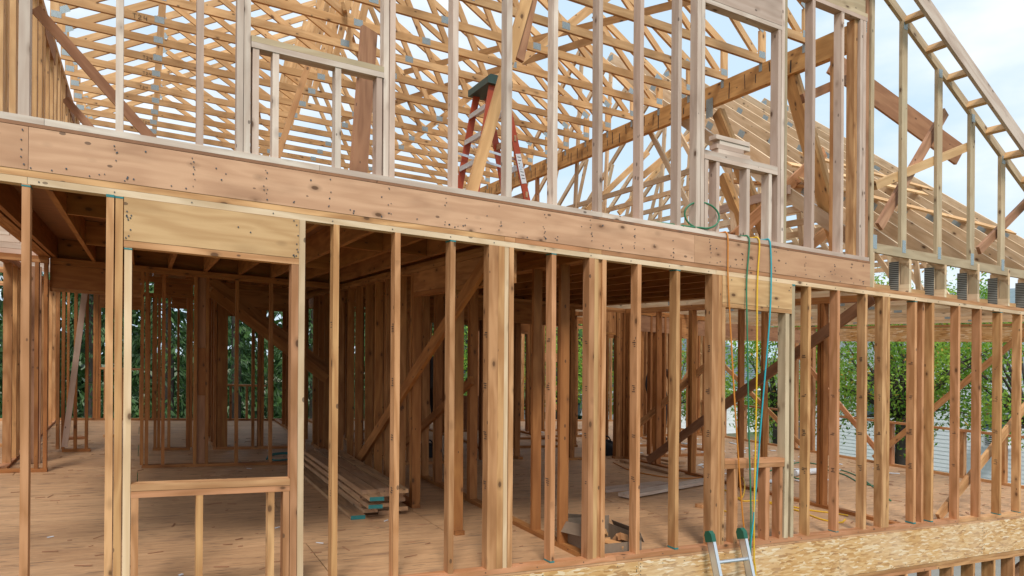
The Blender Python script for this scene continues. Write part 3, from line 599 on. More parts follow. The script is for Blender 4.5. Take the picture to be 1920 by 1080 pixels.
# hand written mark on the chords
def strokes(parent, x, y, z, s):
    for ch, dx in (('T', 0), ('2', 1.15), ('4', 2.3)):
        L = {'T': [((0, 1), (.8, 1)), ((.4, 1), (.4, 0))], '2': [((0, .8), (.3, 1)), ((.3, 1), (.65, .75)), ((.65, .75), (0, 0)), ((0, 0), (.75, .02))], '4': [((.1, 1), (0, .45)), ((0, .45), (.7, .5)), ((.65, 1), (.55, 0))]}[ch]
        for a, b in L: yield (x + (dx + a[0]) * s, y, z + a[1] * s * 1.05), (x + (dx + b[0]) * s, y, z + b[1] * s * 1.05)
for i, px in ((6, 248), (7, 308), (8, 268), (9, 268), (10, 262), (11, 236), (12, 262), (13, 268), (14, 305), (5, 250)):
    if i >= len(tr): continue
    y = .69 + .61 * i; x = hit(px, 100, Y=y)[0]; j = J()
    for a, b in strokes(None, x, y - .001, ZB + .016, .048 if i == 6 else .034): j.beam(a, b, .0042, .0015, (0, 1, 0))
    j.build('handwriting', M['ink'], tr[i])
# lateral braces over the trusses
for lab, p, q in (('long flat brace climbing over the middle roof trusses', (1.9, 3.0, 5.28), (3.6, 8.2, 6.6)), ('flat diagonal brace under the left truss webs', (.6, 2.0, 5.3), (2.0, 9.8, 5.9)), ('diagonal brace crossing the truss webs right of the ladder', (4.9, 2.4, 5.5), (3.0, 8.5, 5.7)), ('upper diagonal brace between the truss webs above the beam', (5.4, 1.2, 5.6), (3.9, 6.8, 6.3))):
    o = bm('brace_board', p, q, .085, S, (1, 0, .4), M['truss']); tag(o, lab, 'brace')
# back gable wall posts seen through the trusses
t = thing('stud_wall', 'distant upper back wall of thin pale posts under the last truss', 'wall', (2.7, 10.7, ZD))
bx('bottom_plate', -1.04, 6.4, 10.6, 10.689, ZD + .001, ZU, M['truss'], t, ax=0); bx('top_plate', -1.04, 6.4, 10.6, 10.689, 5.09, 5.13, M['truss'], t, ax=0)
for x in (-1, .2, .24, 1.7, 2.6, 2.64, 3.9, 4.5, 5.1, 6.3): stud(t, x, 10.6, ZU, 5.09, M['truss'], bow=0)

# ================================================================ MAIN BEAM
t = thing('roof_beam', 'deep laminated beam running back from the front wall, with dark drip marks and hangers', 'beam', (6.38, 5, 4.88))
bx('timber', 6.35, 6.39, .09, 10.6, 4.88, 5.138, M['glulam'], t, ax=1); bx('timber', 6.391, 6.43, .09, 10.6, 4.881, 5.137, M['glulam'], t, ax=1)
j = J()
for i in range(60):
    y = .9 + i * .16 + random.uniform(-.04, .04)
    if random.random() < .25 and y < 3: continue
    z1 = random.uniform(5.0, 5.13); j.beam((6.3485, y, z1), (6.3485, y + random.uniform(-.01, .01), z1 - random.uniform(.08, .2)), random.uniform(.008, .02), .0015, (1, 0, 0))
o = j.build('drip_mark', M['ink'], t); o['kind'] = 'stuff'
for i in range(16):
    y = .69 + .61 * i; bx('hanger', 6.3455, 6.3485, y + .01, y + .055, 5.05, 5.145, M['plate'], t)
for y, z0 in ((.02, 4.80), (.95, 4.78), (2.05, 4.74)): bx('strap_plate', 6.3435, 6.346, y + .05, y + .17, z0, z0 + .24, M['plate'], t)
# posts under the beam
for i, (y, x) in enumerate(((.32, 6.33), (4.6, 6.36), (6.6, 6.36), (8.8, 6.36))):
    o = stud(None, x, y, ZD, 4.879, M['fresh'], dx=.06, dy=.06, name='post'); tag(o, '%s pale post under the deep roof beam, counted from the front' % ORD[i], 'post', 'posts under the roof beam')
# wide sloping planks hanging off the beam (doubled hip pieces)
for i, (p, q, wd) in enumerate(((hit(1478, 138, X=6.42), hit(1568, 452, X=6.6), .21), (hit(1344, 210, X=6.42), hit(1445, 470, X=6.7), .17), (hit(1352, 330, X=6.42), hit(1448, 560, X=6.7), .15))):
    t = thing('hip_plank', '%s doubled tan plank dropping steeply from the roof beam' % ['nearest wide', 'middle', 'lowest and farthest'][i], 'plank', p)
    p = Vector(p); q = Vector(q); d_ = (q - p) * (p.z - ZD - .05) / (p.z - q.z) if q.z < ZD else (q - p)
    q = p + d_; n = Vector((1, -.3, 0))
    bm('board', p, q, wd, S, n, M['glulam'], t); bm('board', p + n.normalized() * .042, q + n.normalized() * .042, wd, S, n, M['truss'], t)

# ================================================================ RIGHT WING TRUSSES (front to back)
P9 = .75; RY = 5.35
def wing_truss(x, label):
    t = thing('wing_truss', label, 'truss', (x, RY, ZP), 'right wing roof trusses standing on the front wall'); m = M['pale']; xc = x + S / 2; n = (1, 0, 0)  # paler wood here stands in for bright sky light on the truss faces
    zt = lambda y: ZP + .42 + P9 * (y if y < RY else 2 * RY - y); dz = .0445 / math.cos(math.atan(P9))
    bm('bottom_chord', (xc, .0, ZP + .0445), (xc, 2 * RY, ZP + .0445), .089, S, n, m, t)
    bm('top_chord', (xc, -.03, zt(-.03) - dz - .03), (xc, RY, zt(RY) - dz - .03), .145, S, n, m, t, cut=(((0, 0, 0), (0, 1, 0)), ((0, RY, 0), (0, 1, 0))))
    bm('top_chord', (xc, 2 * RY, zt(2 * RY) - dz), (xc, RY, zt(RY) - dz), .089, S, n, m, t, cut=((None, None), ((0, RY, 0), (0, 1, 0))))
    bx('heel_web', x, x + S, .001, .09, ZP + .09, ZP + .31, M['gable'], t, ax=2); bx('heel_web', x, x + S, .11, .2, ZP + .09, zt(.11) - .12, m, t, ax=2)
    top = lambda y: (xc, y, zt(y) - .12); bot = lambda y: (xc, y, ZP + .085)
    for p, q in ((bot(1.8), top(2.0)), (bot(1.9), top(4.2)), (bot(RY + .3), top(RY)), (bot(8.2), top(7.0)), (bot(8.4), top(8.6))):
        bm('web', p, q, .075, S - .004, n, m, t)
    for zc_ in (.95, 1.75): bm('collar', (xc + .036, (zc_ - .3) / P9, ZP + zc_), (xc + .036, 2 * RY - (zc_ - .3) / P9, ZP + zc_), .075, .03, n, m, t)
    def gp(y, z, L, h, a=0):
        for xx in (x - .0012,):
            j = J(); j.beam((xx, y - L / 2 * math.cos(a), z - L / 2 * math.sin(a)), (xx, y + L / 2 * math.cos(a), z + L / 2 * math.sin(a)), h, .0012, n); j.build('gusset_plate', M['plate'], t)
    bx('heel_plate', x - .0022, x - .001, .115, .225, ZP + .01, ZP + .335, M['rib'], t, ax=2)
    for y, a in ((1.3, 1), (2.95, 1), (4.2, 1), (RY, 0)): gp(y, zt(y) - .10, .13, .09, math.atan(P9) * a)
    for y in (1.75, 3.75): gp(y, ZP + .06, .12, .08)
    return t
w0 = wing_truss(6.49, 'x'); wt = [w0]
for i in range(1, 9): wt.append(copy_tree(w0, (.61 * i + random.uniform(-.006, .006), random.uniform(-.006, .006), -KX * .61 * i + random.uniform(0, .004))))
for i, t in enumerate(wt): t['label'] = '%s right wing truss from the tall corner post, grey steel plate on its heel' % ORD[i]
for i in range(8):
    x = 6.49 + .61 * i; bx('heel_block', x + S + .001, x + .609, .215, .253, ZP + .001, ZP + .085, M['truss'])
    tag(C.objects[-1], '%s short block between the wing truss heels, from the corner post' % ORD[i], 'blocking', 'blocks between the truss heels')
# planks lying on the wing trusses
for i, (p, q) in enumerate((((7.0, 1.3), (11.3, 1.15)), ((7.3, 1.75), (10.4, 1.9)), ((8.2, 2.3), (11.0, 2.2)))):
    z = lambda y: ZP + .42 + P9 * y + .03
    o = bm('lath_board', (p[0], p[1], z(p[1])), (q[0], q[1], z(q[1])), .12, .025, (0, -P9, 1), M['truss']); tag(o, '%s loose board lying across the right wing trusses' % ['lowest', 'middle', 'highest'][i], 'board')

# ================================================================ GABLE FRAME ON THE RIGHT
t = thing('gable_frame', 'weathered gable truss with upright studs above the right end of the front wall', 'truss', (9, 0, 2.82))
gz = lambda x: 5.235 + .59 * (7.02 - x)            # lower edge of the top chord
bx('bottom_chord', 6.49, 11.7, -.001, .037, 2.822, 2.918, M['gable'], t, ax=0)
for i in range(9):
    x = 6.995 + .61 * i - .045
    if gz(x + .09) - 2.92 < .1: continue
    j = J(); j.beam((x + .045, .018, 2.919), (x + .045, .018, gz(x + .045)), .089, S - .001, (0, 1, 0), cut=((None, None), ((x + .045, 0, gz(x + .045)), (.59, 0, 1)))); j.build('upright', M['gable'], t)
    bx('gusset_plate', x + .02, x + .075, -.0035, -.0015, 2.87, 3.0, M['plate'], t, ax=2); bx('gusset_plate', x + .02, x + .08, -.0035, -.0015, gz(x + .045) - .06, gz(x + .045) + .03, M['plate'], t, ax=2)
c_ = .0445 / math.cos(math.atan(.59))
bm('top_chord', (6.5, .018, gz(6.5) + c_), (11.7, .018, gz(11.7) + c_), .089, S, (0, 1, 0), M['gable'], t)
bx('gusset_plate', 6.5, 6.56, -.0035, -.0015, 2.86, 3.0, M['plate'], t, ax=2)
f_ = thing('fly_rafter', 'grey fly rafter with short ladder rungs outside the right gable slope', 'rafter', (9, -.22, 3))
bm('rafter', (5.9, -.225, gz(5.9) + .085), (12.0, -.225, gz(12.0) + .085), .155, S, (0, 1, 0), M['pink'], f_)
for i in range(13):
    x = 6.64 + .37 * i
    bm('rung', (x, -.002, gz(x) + .05), (x, -.205, gz(x) + .05), .089, S, (.59, 0, 1) if False else (1, 0, -.59), M['truss'], f_)
cp = thing('corner_post', 'tall weathered double post at the right end of the upper front wall', 'post', (6.5, 0, ZP))
stud(cp, 6.455, -.003, ZP + .002, 5.62, M['gable'], dx=.05, dy=.06, name='timber', bow=.003); stud(cp, 6.405, .02, ZP + .3, 5.62, M['brown'], dx=.045, dy=.07, name='timber', bow=.003)
o = bm('diagonal_brace', hit(1648, 425, Y=.1), hit(1772, 210, Y=.1), .10, S, (0, 1, 0), M['brown']); tag(o, 'brown brace leaning up to the right behind the gable uprights', 'brace')
o = bm('diagonal_brace', hit(1835, 470, Y=.08), hit(1935, 368, Y=.08), .09, S, (0, 1, 0), M['brown']); tag(o, 'second brown brace rising to the right edge behind the gable uprights', 'brace')
o = bm('brace_board', hit(1640, 348, Y=.06), hit(1822, 272, Y=.06), .09, S, (0, 1, 0), M['truss']); tag(o, 'pale level board nailed across the back of the gable uprights', 'brace')
o = bm('leaning_plank', hit(1560, 118, Y=.75), hit(1800, 292, Y=.35), .24, .04, (-.2, 1, .35), M['brown']); tag(o, 'wide dark plank sloping across the sky beside the tall corner post', 'plank')
o = bm('leaning_plank', hit(1505, 185, Y=.4), hit(1612, 138, Y=.4), .09, .04, (0, 1, 0), M['brown']); tag(o, 'short brown board with a scrawl between the upper right studs', 'plank')
o = bm('leaning_plank', hit(1340, 338, Y=2.6), hit(1530, 352, Y=1.2), .12, S, (0, 0, 1), M['fresh']); tag(o, 'pale board lying level behind the small upper window', 'plank')
# misc planks behind the upper right wall
for lab, p, q, wd, mt in (('tan plank slanting up behind the small right window', hit(1376, 445, Y=1.4), hit(1545, 285, Y=1.4), .13, 'fresh'), ('long tan plank slanting up right of the coiled green hose', hit(1330, 400, Y=2.6), hit(1480, 355, Y=1.0), .1, 'pink'),
                  ('tan plank slanting behind the last upper studs', hit(1468, 500, Y=1.0), hit(1600, 395, Y=1.0), .12, 'fresh'), ('thin board leaning at the right behind the hoses', hit(1205, 330, Y=4), hit(1300, 250, Y=4), .09, 'truss'), ('thin board leaning below the beam in the middle', hit(1100, 395, Y=5), hit(1215, 285, Y=5), .09, 'truss'), ('second thin board leaning below the beam', hit(1160, 400, Y=6), hit(1250, 300, Y=6), .09, 'truss')):
    o = bm('leaning_board', p, q, wd, S, (0, 1, 0), M[mt]); tag(o, lab, 'board')
t = thing('stud_wall', 'pale inner wall beyond the beam on the upper floor', 'wall', (6, 8, ZD))
for zz, a_ in ((3.5, 0), (3.95, 0), (4.5, 0), (2.9, 0)): bx('rail', 5.0, 6.3, 9.5, 9.54, zz, zz + .09, M['truss'], t, ax=0)
for x in (5.0, 5.5, 5.9, 6.26): stud(t, x, 9.55, ZD, 4.87, M['truss'])
# planks near the ladder
a, b = hit(990, -12, Y=.62), hit(886, 352, Y=.5); d = Vector(b) - Vector(a)
o = bm('brace_board', a, Vector(a) + d * 1.12, .09, S, (0, 1, 0), M['truss']); tag(o, 'long pale brace leaning in front of the orange stepladder', 'brace')
a, b = hit(1003, -30, Y=.66), hit(972, 112, Y=.6); o = bm('brace_board', a, b, .09, S, (0, 1, 0), M['brown']); tag(o, 'darker splice board beside the top of the leaning brace', 'brace')
a, b = hit(692, 56, Y=.75), hit(672, 322, Y=.6); d = Vector(b) - Vector(a)
o = bm('leaning_plank', a, Vector(a) + d * 1.1, .135, S, (-.35, 1, 0), M['brown']); tag(o, 'dark upright plank leaning behind the upper left window sill', 'plank')
o = bm('leaning_board', hit(582, 110, Y=1.2), hit(520, 295, Y=1.0), .045, .02, (0, 1, 0), M['fresh']); tag(o, 'thin lath leaning behind the upper left window', 'board')
# left wing roof boards seen past the ply beam
t = thing('wing_rafters', 'pale rafters of the low left wing against the sky', 'rafters', (-2.6, 5, ZP))
for i in range(12): bx('rafter', -3.7, -1.08, .8 + .61 * i, .838 + .61 * i, ZP + .002, ZP + .14, M['pink'], t, ax=0)

# ================================================================ NEIGHBOURING HOUSES
def siding_mat(name, col):
    return plain(name, col, .55, noise=.06, nscale=3)
SID = siding_mat('white_siding', (.86, .90, .93)); SID2 = siding_mat('pale_siding', (.78, .80, .80)); SHG = plain('blue_grey_shingle', (.19, .25, .27), .9, noise=.35, nscale=6)
TRIM = plain('white_trim', (.82, .83, .84), .5); GL = plain('window_glass', (.10, .16, .18), .08, spec=.8, noise=.3, nscale=1.2); DARKG = plain('dark_grille', (.05, .06, .06), .6)
def lap(j, p, q, n, z0, z1, h=.13, out_=.010):
    """lapped boards between p and q (xy), facing n"""
    z = z0
    while z < z1:
        zt = min(z + h, z1); a = [p[0] + n[0] * out_, p[1] + n[1] * out_]; b = [q[0] + n[0] * out_, q[1] + n[1] * out_]
        j.add([(p[0], p[1], z), (q[0], q[1], z), (b[0], b[1], z), (a[0], a[1], z), (p[0], p[1], zt), (q[0], q[1], zt)], [(0, 1, 2, 3), (3, 2, 5, 4)]); z = zt
h = thing('neighbour_house', 'white sided house behind the broad leaved trees on the right, air conditioner in its window', 'house', (28, 5, -3.25), sheared=False)
o = bx('wall_core', 23.03, 33, -9, 15.6, -3.25, 2.7, SID, h, sheared=False)
j = J(); lap(j, (23.02, -9), (23.02, 15.6), (-1, 0), -3.25, 2.7); j.build('siding', SID, h, sheared=False)
j = J(); j.prism([(22.4, -9.4, 2.65), (33.6, -9.4, 2.65), (28, -9.4, 4.0)], (0, 25.4, 0)); j.build('roof', SHG, h, sheared=False)
for y0, y1, z0, z1 in ((6.95, 7.85, -.72, .35), (11.0, 12.0, -.6, .8), (2.0, 3.1, -.6, .8), (4.6, 5.5, -.6, .8), (14.2, 14.9, -1.9, -.3)):
    f2 = bx('window', 22.95, 23.0, y0 - .1, y1 + .1, z0 - .1, z1 + .1, TRIM, h, sheared=False); bx('pane', 22.94, 22.949, y0, y1, z0, (z0 + z1) / 2 - .02, GL, f2, sheared=False); bx('pane', 22.94, 22.949, y0, y1, (z0 + z1) / 2 + .02, z1, GL, f2, sheared=False)
ac = thing('air_conditioner', 'white box air conditioner hanging from the neighbour window', 'air conditioner', (22.7, 7.4, -1.25), sheared=False)
bx('housing', 22.5, 22.94, 7.0, 7.8, -1.2, -.76, M['white'], ac, sheared=False); bx('grille', 22.49, 22.499, 7.08, 7.55, -1.14, -.84, DARKG, ac, sheared=False)
for i in range(5): bx('grille_bar', 22.48, 22.489, 7.08, 7.55, -1.12 + .06 * i, -1.105 + .06 * i, M['white'], ac, sheared=False)
h = thing('neighbour_house', 'farther house with a blue grey shingle roof and pale siding, seen through the back wall', 'house', (22, 32, -3.25), sheared=False)
bx('wall_core', 13, 34, 27.03, 38, -3.25, -.55, SID2, h, sheared=False)
j = J(); lap(j, (13, 27.02), (34, 27.02), (0, -1), -3.25, -.55, .2); j.build('siding', SID2, h, sheared=False)
j = J(); j.prism([(12.5, 26.3, -.5), (12.5, 39, -.5), (12.5, 32.6, 3.9)], (22, 0, 0)); j.build('roof', SHG, h, sheared=False)
j = J(); z = 0
for i in range(34):
    k = i / 34; j.box(12.45, 34.55, 26.3 + 6.2 * k - .03, 26.3 + 6.2 * k + .2, -.5 + 4.35 * k, -.45 + 4.35 * k + .03)
j.build('shingle_course', SHG, h, sheared=False)['kind'] = 'stuff'
for x0 in (15.5, 19.5, 23.5, 28): f2 = bx('window', x0, x0 + 1.3, 26.95, 27.0, -2.3, -.9, TRIM, h, sheared=False); bx('pane', x0 + .1, x0 + 1.2, 26.94, 26.949, -2.2, -1.0, GL, f2, sheared=False)
bx('gutter', 12.4, 34.6, 26.2, 26.32, -.62, -.5, TRIM, h, sheared=False)

# ================================================================ TREES
def leafquad(j, p, d, n, L, W, tone):
    d = Vector(d).normalized(); s_ = d.cross(Vector(n)).normalized() * W / 2; p = Vector(p)
    j.add([p, p + d * L * .5 + s_, p + d * L, p + d * L * .5 - s_], [(0, 1, 2, 3)], [(0, 0, 0)] * 4, tone)
def rv(): 
    while 1:
        v = Vector((random.uniform(-1, 1), random.uniform(-1, 1), random.uniform(-1, 1)))
        if .05 < v.length < 1: return v.normalized()
def conifer(x, y, hgt, rad, label, dens=1.0):
    t = thing('conifer', label, 'tree', (x, y, -3.25), 'conifers behind the house', sheared=False)
    j = J(); j.tube([(x, y, -3.3), (x + .1, y, -3.3 + hgt * .5), (x, y + .05, -3.3 + hgt)], [.22, .14, .03], 8); j.build('trunk', M['bark'], t, sheared=False)
    j = J(); nb = int(hgt * 15 * dens)
    for i in range(nb):
        k = random.random() ** .9; z = -3.0 + hgt * k; r_ = rad * (1 - k) ** .8 * random.uniform(.7, 1.12) + .15; a = random.uniform(0, 2 * math.pi)
        dv = Vector((math.cos(a), math.sin(a), 0)); side = Vector((-dv.y, dv.x, 0)); tb = random.uniform(.0, .6)
        m_ = int(12 + r_ * 11)
        for q in range(m_):
            f_ = random.uniform(.15, 1) ** .8; p = Vector((x, y, z)) + dv * r_ * f_ + side * random.gauss(0, .16 * (1.1 - f_) * r_ + .06); p.z += -.28 * r_ * f_ * f_ + random.gauss(0, .06)
            dd = dv * .5 + side * random.uniform(-.7, .7) + Vector((0, 0, random.uniform(-1.3, .0)))
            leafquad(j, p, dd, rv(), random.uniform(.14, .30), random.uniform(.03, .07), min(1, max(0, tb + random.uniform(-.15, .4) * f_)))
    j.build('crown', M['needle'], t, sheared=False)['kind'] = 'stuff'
    return t
for i, (x, y, hg, r_, lb) in enumerate(((-3.6, 15.0, 12.8, 2.4, 'tallest dark conifer at the far left, its top seen through the rafters'), (-1.2, 16.2, 9.6, 2.3, 'dark conifer left of the tall window opening'), (.5, 15.6, 8.6, 2.2, 'conifer filling the left far window opening'), (2.3, 17.0, 8.4, 2.3, 'conifer between the two far window openings'),
                                       (4.4, 16.4, 7.6, 2.3, 'conifer behind the right far window opening'), (-6.2, 16.5, 12.2, 2.6, 'dark conifer beyond the orange studs at the picture edge'), (6.4, 17.5, 7.0, 2.2, 'last conifer on the right before the neighbouring roofs'))):
    conifer(x, y, hg, r_, lb, 2.0)
def broadleaf(x, y, hgt, rad, label, zc=None, n_cl=60, per=70, leafy=.05, seed=1, ls=.11, squash=.8):
    random.seed(seed)
    t = thing('broadleaf_tree', label, 'tree', (x, y, -3.25), 'broad leaved trees round the house', sheared=False)
    zc = zc if zc is not None else hgt * .62 - 3.25
    n_cl = int(n_cl * 1.5); per = int(per * 1.3); cl = []
    for i in range(n_cl):
        v = rv() * random.uniform(.35, 1) ** .7; cl.append(Vector((x + v.x * rad, y + v.y * rad, zc + v.z * rad * squash)))
    fork = Vector((x, y, zc - rad * .55))
    j = J(); j.tube([(x, y, -3.3), (x + .05, y + .02, -1.5), tuple(fork)], [.19, .15, .12], 9)
    for c in cl[::3]:
        mid = fork.lerp(c, .5) + rv() * .2 + Vector((0, 0, .15)); j.tube([fork, fork.lerp(mid, .5), mid, c], [.06, .045, .03, .01], 5)
    j.build('trunk', M['bark'], t, sheared=False, smooth=True)
    j = J(); j2 = J()
    for c in cl:
        tb = random.uniform(.05, .75); cr_ = random.uniform(.35, .65)
        for q in range(per):
            p = c + rv() * cr_ * random.random() ** .5 * Vector((1, 1, .7)).length / 1.6
            hang = Vector((random.uniform(-1, 1), random.uniform(-1, 1), random.uniform(-1.1, .2)))
            tgt = j2 if random.random() < leafy else j
            leafquad(tgt, p, hang, rv() + Vector((0, 0, 1.0)), random.uniform(.7, 1.3) * ls, random.uniform(.35, .55) * ls, min(1, max(0, tb + random.uniform(-.25, .3))))
    j.build('crown', M['leaf'], t, sheared=False)['kind'] = 'stuff'
    if j2.v: j2.build('turning_leaves', M['leafy'], t, sheared=False)['kind'] = 'stuff'
broadleaf(17.0, 6.6, 8.0, 2.9, 'broad leaved tree with a dark trunk seen through the right room', zc=1.6, n_cl=110, per=85, seed=3)
broadleaf(18.6, 4.4, 7.5, 2.6, 'light green tree near the right edge hiding the white siding', zc=1.3, n_cl=70, per=80, seed=5, leafy=.07)
broadleaf(16.2, 9.8, 7.5, 2.2, 'green tree seen between the doubled studs of the right room', zc=1.0, n_cl=60, per=80, seed=8, leafy=.06)
broadleaf(15.5, 14.0, 7.4, 2.1, 'green tree beyond the back right corner, orange leaves among the green', zc=.9, n_cl=55, per=75, seed=9, leafy=.16)
broadleaf(12.6, 16.0, 6.8, 1.7, 'small green tree beyond the middle of the back wall', zc=1.0, n_cl=40, per=70, seed=12, leafy=.1)
broadleaf(9.0, 17.5, 7.4, 1.9, 'green tree behind the right end of the conifers', zc=.8, n_cl=45, per=70, seed=15, leafy=.04)
random.seed(77)
j = J()
for i in range(15000):
    x = random.uniform(-30, 24); y = 24 + abs(x) * .15 + random.uniform(-1.5, 3); top = 4.6 + 1.6 * math.sin(x * .7) * math.sin(x * .23 + 1); p = Vector((x, y, random.uniform(-3.2, top)))
    leafquad(j, p, rv() + Vector((0, 0, -.5)), rv(), random.uniform(.4, .9), random.uniform(.25, .5), random.random() * .8)
tag(j.build('distant_woods', M['needle'], sheared=False), 'dark green woods closing the view behind the conifers', 'woods', kind='stuff')

# ================================================================ SMALL THINGS
# stepladder: climbing side leans left, width along the depth of the house
lt = thing('stepladder', 'orange stepladder with a dark green top standing open on the upper deck', 'ladder', (3.2, 2.2, ZD))
XT, ZTOP, YN, YF = 3.22, 4.43, 1.92, 2.30
def rail(name, x0, y0, x1, y1, mat):
    j = J(); j.beam((x0, y0, ZTOP - .03), (x1, y1, ZD + .02), .07, .022, (0, 1, 0)); o = j.build(name, mat, lt); bx('foot', x1 - .05, x1 + .05, y1 - .03, y1 + .03, ZD + .001, ZD + .03, M['black'], o)
    return o
fb = (XT - .52, XT + .50)
fb = (XT - .34, XT + .46)
rail('rail', XT - .05, YN, fb[0], YN - .07, M['orange']); rail('rail', XT - .05, YF, fb[0], YF + .07, M['orange'])
r1 = rail('rail', XT + .07, YN, fb[1], YN - .05, M['orange']); rail('rail', XT + .07, YF, fb[1], YF + .05, M['orange'])
j = J(); j.prism([(XT - .13, YN - .06, ZTOP - .07), (XT - .13, YN - .06, ZTOP + .0), (XT - .10, YN - .06, ZTOP + .025), (XT + .12, YN - .06, ZTOP + .025), (XT + .15, YN - .06, ZTOP), (XT + .15, YN - .06, ZTOP - .07)], (0, YF - YN + .12, 0)); j.build('top_cap', M['capgreen'], lt)
for i in range(5):
    k = (i + 1) / 6; x = XT - .05 + (fb[0] - XT + .05) * k; z = ZTOP + (ZD - ZTOP) * k
    s_ = bx('step', x - .045, x + .045, YN - .07 * k + .014, YF + .07 * k - .014, z - .006, z + .006, M['alu'], lt); bx('step_lip', x - .045, x - .038, YN - .07 * k + .015, YF + .07 * k - .015, z - .045, z - .007, M['alu'], s_)
    x = XT + .07 + (fb[1] - XT - .07) * k
    bx('rear_bar', x - .012, x + .012, YN - .05 * k - .02, YF + .05 * k + .02, z - .03, z + .03, M['pile'] if i in (1, 3) else M['alu'], lt)
for y in (YN + .02, YF - .02):
    bm('spreader', (XT - .28, y, ZTOP - .72), (XT + .29, y, ZTOP - .78), .025, .006, (0, 1, 0), M['alu'], lt)
    bm('rear_stay', (XT + .27, y, ZTOP - .8), (XT + .42, y, ZTOP - 1.4), .012, .012, (0, 1, 0), M['alu'], lt)
def lp(k): return (XT + .07 + (fb[1] - XT - .07) * k, YN - .05 * k - .0145, ZTOP - .03 + (ZD + .05 - ZTOP) * k)
bm('sticker', lp(.42), lp(.60), .06, .001, (0, 1, 0), M['white'], lt)
j = J()
for k in (.44, .46, .48, .50, .53, .55, .57): a = Vector(lp(k)); j.beam(a + Vector((-.018, -.001, 0)), a + Vector((.02, -.001, 0)), .007, .001, (0, 1, 0))
j.build('sticker_print', M['ink'], lt)
# extension ladder at the deck edge
el = thing('extension_ladder', 'aluminium ladder with green end caps leaning on the deck edge at the bottom', 'ladder', (4.4, -1.0, -3.0))
la = Vector((0, -.305, -1)); 
def ex(x, s_): return Vector((x, -.105, .19)) + la * s_ + Vector((0, 0, 0))
for x in (4.235, 4.60):
    for dy, n_ in ((0, 1),):
        j = J(); p, q = ex(x, .05), ex(x, 3.05); j.beam(p, q, .075, .006, (1, 0, 0)); 
        nn = la.normalized().cross(Vector((1, 0, 0)))
        for sg in (-1, 1): j.beam(p + nn * sg * .036 + Vector((.012, 0, 0)), q + nn * sg * .036 + Vector((.012, 0, 0)), .03, .005, nn)
        r_ = j.build('rail', M['alu'], el)
    j = J(); p = ex(x + .008, .075); u = -la.normalized(); nn = u.cross(Vector((1, 0, 0)))
    poly = [p - nn * .043, p + nn * .043, p + nn * .043 + u * .06, p + nn * .02 + u * .092, p - nn * .02 + u * .092, p - nn * .043 + u * .06]
    j.prism([v - Vector((.022, 0, 0)) for v in poly], (.044, 0, 0)); j.build('end_cap', plain('green_cap', (.01, .10, .06), .4) if x < 4.4 else bpy.data.materials['green_cap'], el)
i = 0; s_ = .235
while s_ < 3.0:
    j = J(); j.tube([ex(4.24, s_), ex(4.61, s_)], .016, 8); j.build('rung', M['alu'], el, smooth=False); s_ += .305
# air hoses over the upper plate
def smooth(pts, n=8):
    P_ = [Vector(p) for p in pts]; P_ = [P_[0] * 2 - P_[1]] + P_ + [P_[-1] * 2 - P_[-2]]; o = []
    for i in range(1, len(P_) - 2):
        for k in range(n):
            t = k / n; a, b, c, d = P_[i - 1:i + 3]
            o.append(.5 * ((2 * b) + (c - a) * t + (2 * a - 5 * b + 4 * c - d) * t * t + (3 * b - a - 3 * c + d) * t ** 3))
    return o + [P_[-2]]
def hose(name, pts, r_, mat, label, cat='hose', n=8, group=None):
    j = J(); j.tube(smooth(pts, n), r_, 8); o = j.build(name, mat, smooth=True); return tag(o, label, cat, group)
HC = {k: plain('hose_' + k, c, .4, noise=.25, nscale=120) for k, c in dict(amber=(.62, .22, .03), green=(.035, .19, .09), yellow=(.80, .47, .02), teal=(.02, .36, .42)).items()}
def drop(px0, py0, pts, mat, lab, r_=.0075):
    x, _, z = hit(px0, py0, Y=.02); P_ = [(x - .35, .5, ZU + .02), (x - .1, .16, ZU + .012), (x - .01, .04, ZU + .011), (x + .01, -.006, ZU + .008), hit(px0 + 9, py0 + 15, Y=-.024)]
    for p in pts: P_.append(hit(p[0], p[1], Y=-.03 - .02 * (p[1] > 600)))
    end = P_[-1]; P_ += [(end[0] + .02, -.05, -.25), (end[0] + .05, -.08, -1.2), (end[0] + .3, -.3, -3.0)]
    hose('air_hose', P_, r_, HC[mat], lab, group='air hoses hanging down the front wall')
drop(1356, 437, [(1365, 520), (1369, 600), (1378, 760), (1392, 960), (1400, 1020)], 'amber', 'orange yellow air hose, leftmost of the four hanging over the rim')
drop(1396, 443, [(1400, 530), (1401, 620), (1404, 800), (1408, 960), (1406, 1030)], 'green', 'dark green air hose hanging second from the left over the rim')
drop(1415, 448, [(1420, 540), (1419, 700), (1416, 860), (1414, 960), (1414, 1050)], 'yellow', 'bright yellow air hose hanging third from the left over the rim')
drop(1436, 452, [(1446, 520), (1443, 600), (1428, 780), (1414, 960), (1407, 1030)], 'teal', 'teal air hose, rightmost of the four hanging over the rim')
c = hit(1318, 405, Y=.0); P_ = [(c[0] - .45, .06, ZU + .012), (c[0] - .2, .03, ZU + .012)]
for i in range(17):
    a = -.55 * math.pi + 2 * math.pi * .97 * i / 16; P_.append((c[0] + .16 * math.cos(a), -.005 - .03 * math.sin(a + 1.6) + .03 * i / 16, ZU + .012 + .112 + .112 * math.sin(a)))
P_ += [(c[0] + .12, .14, ZU + .012), (c[0] + .3, .3, ZD + .012)]
hose('air_hose', P_, .008, HC['green'], 'green hose loop standing upright on the upper plate', n=4)
fl = lambda px, py, z=.008: (hit(px, py, Z=0)[0], hit(px, py, Z=0)[1], z)
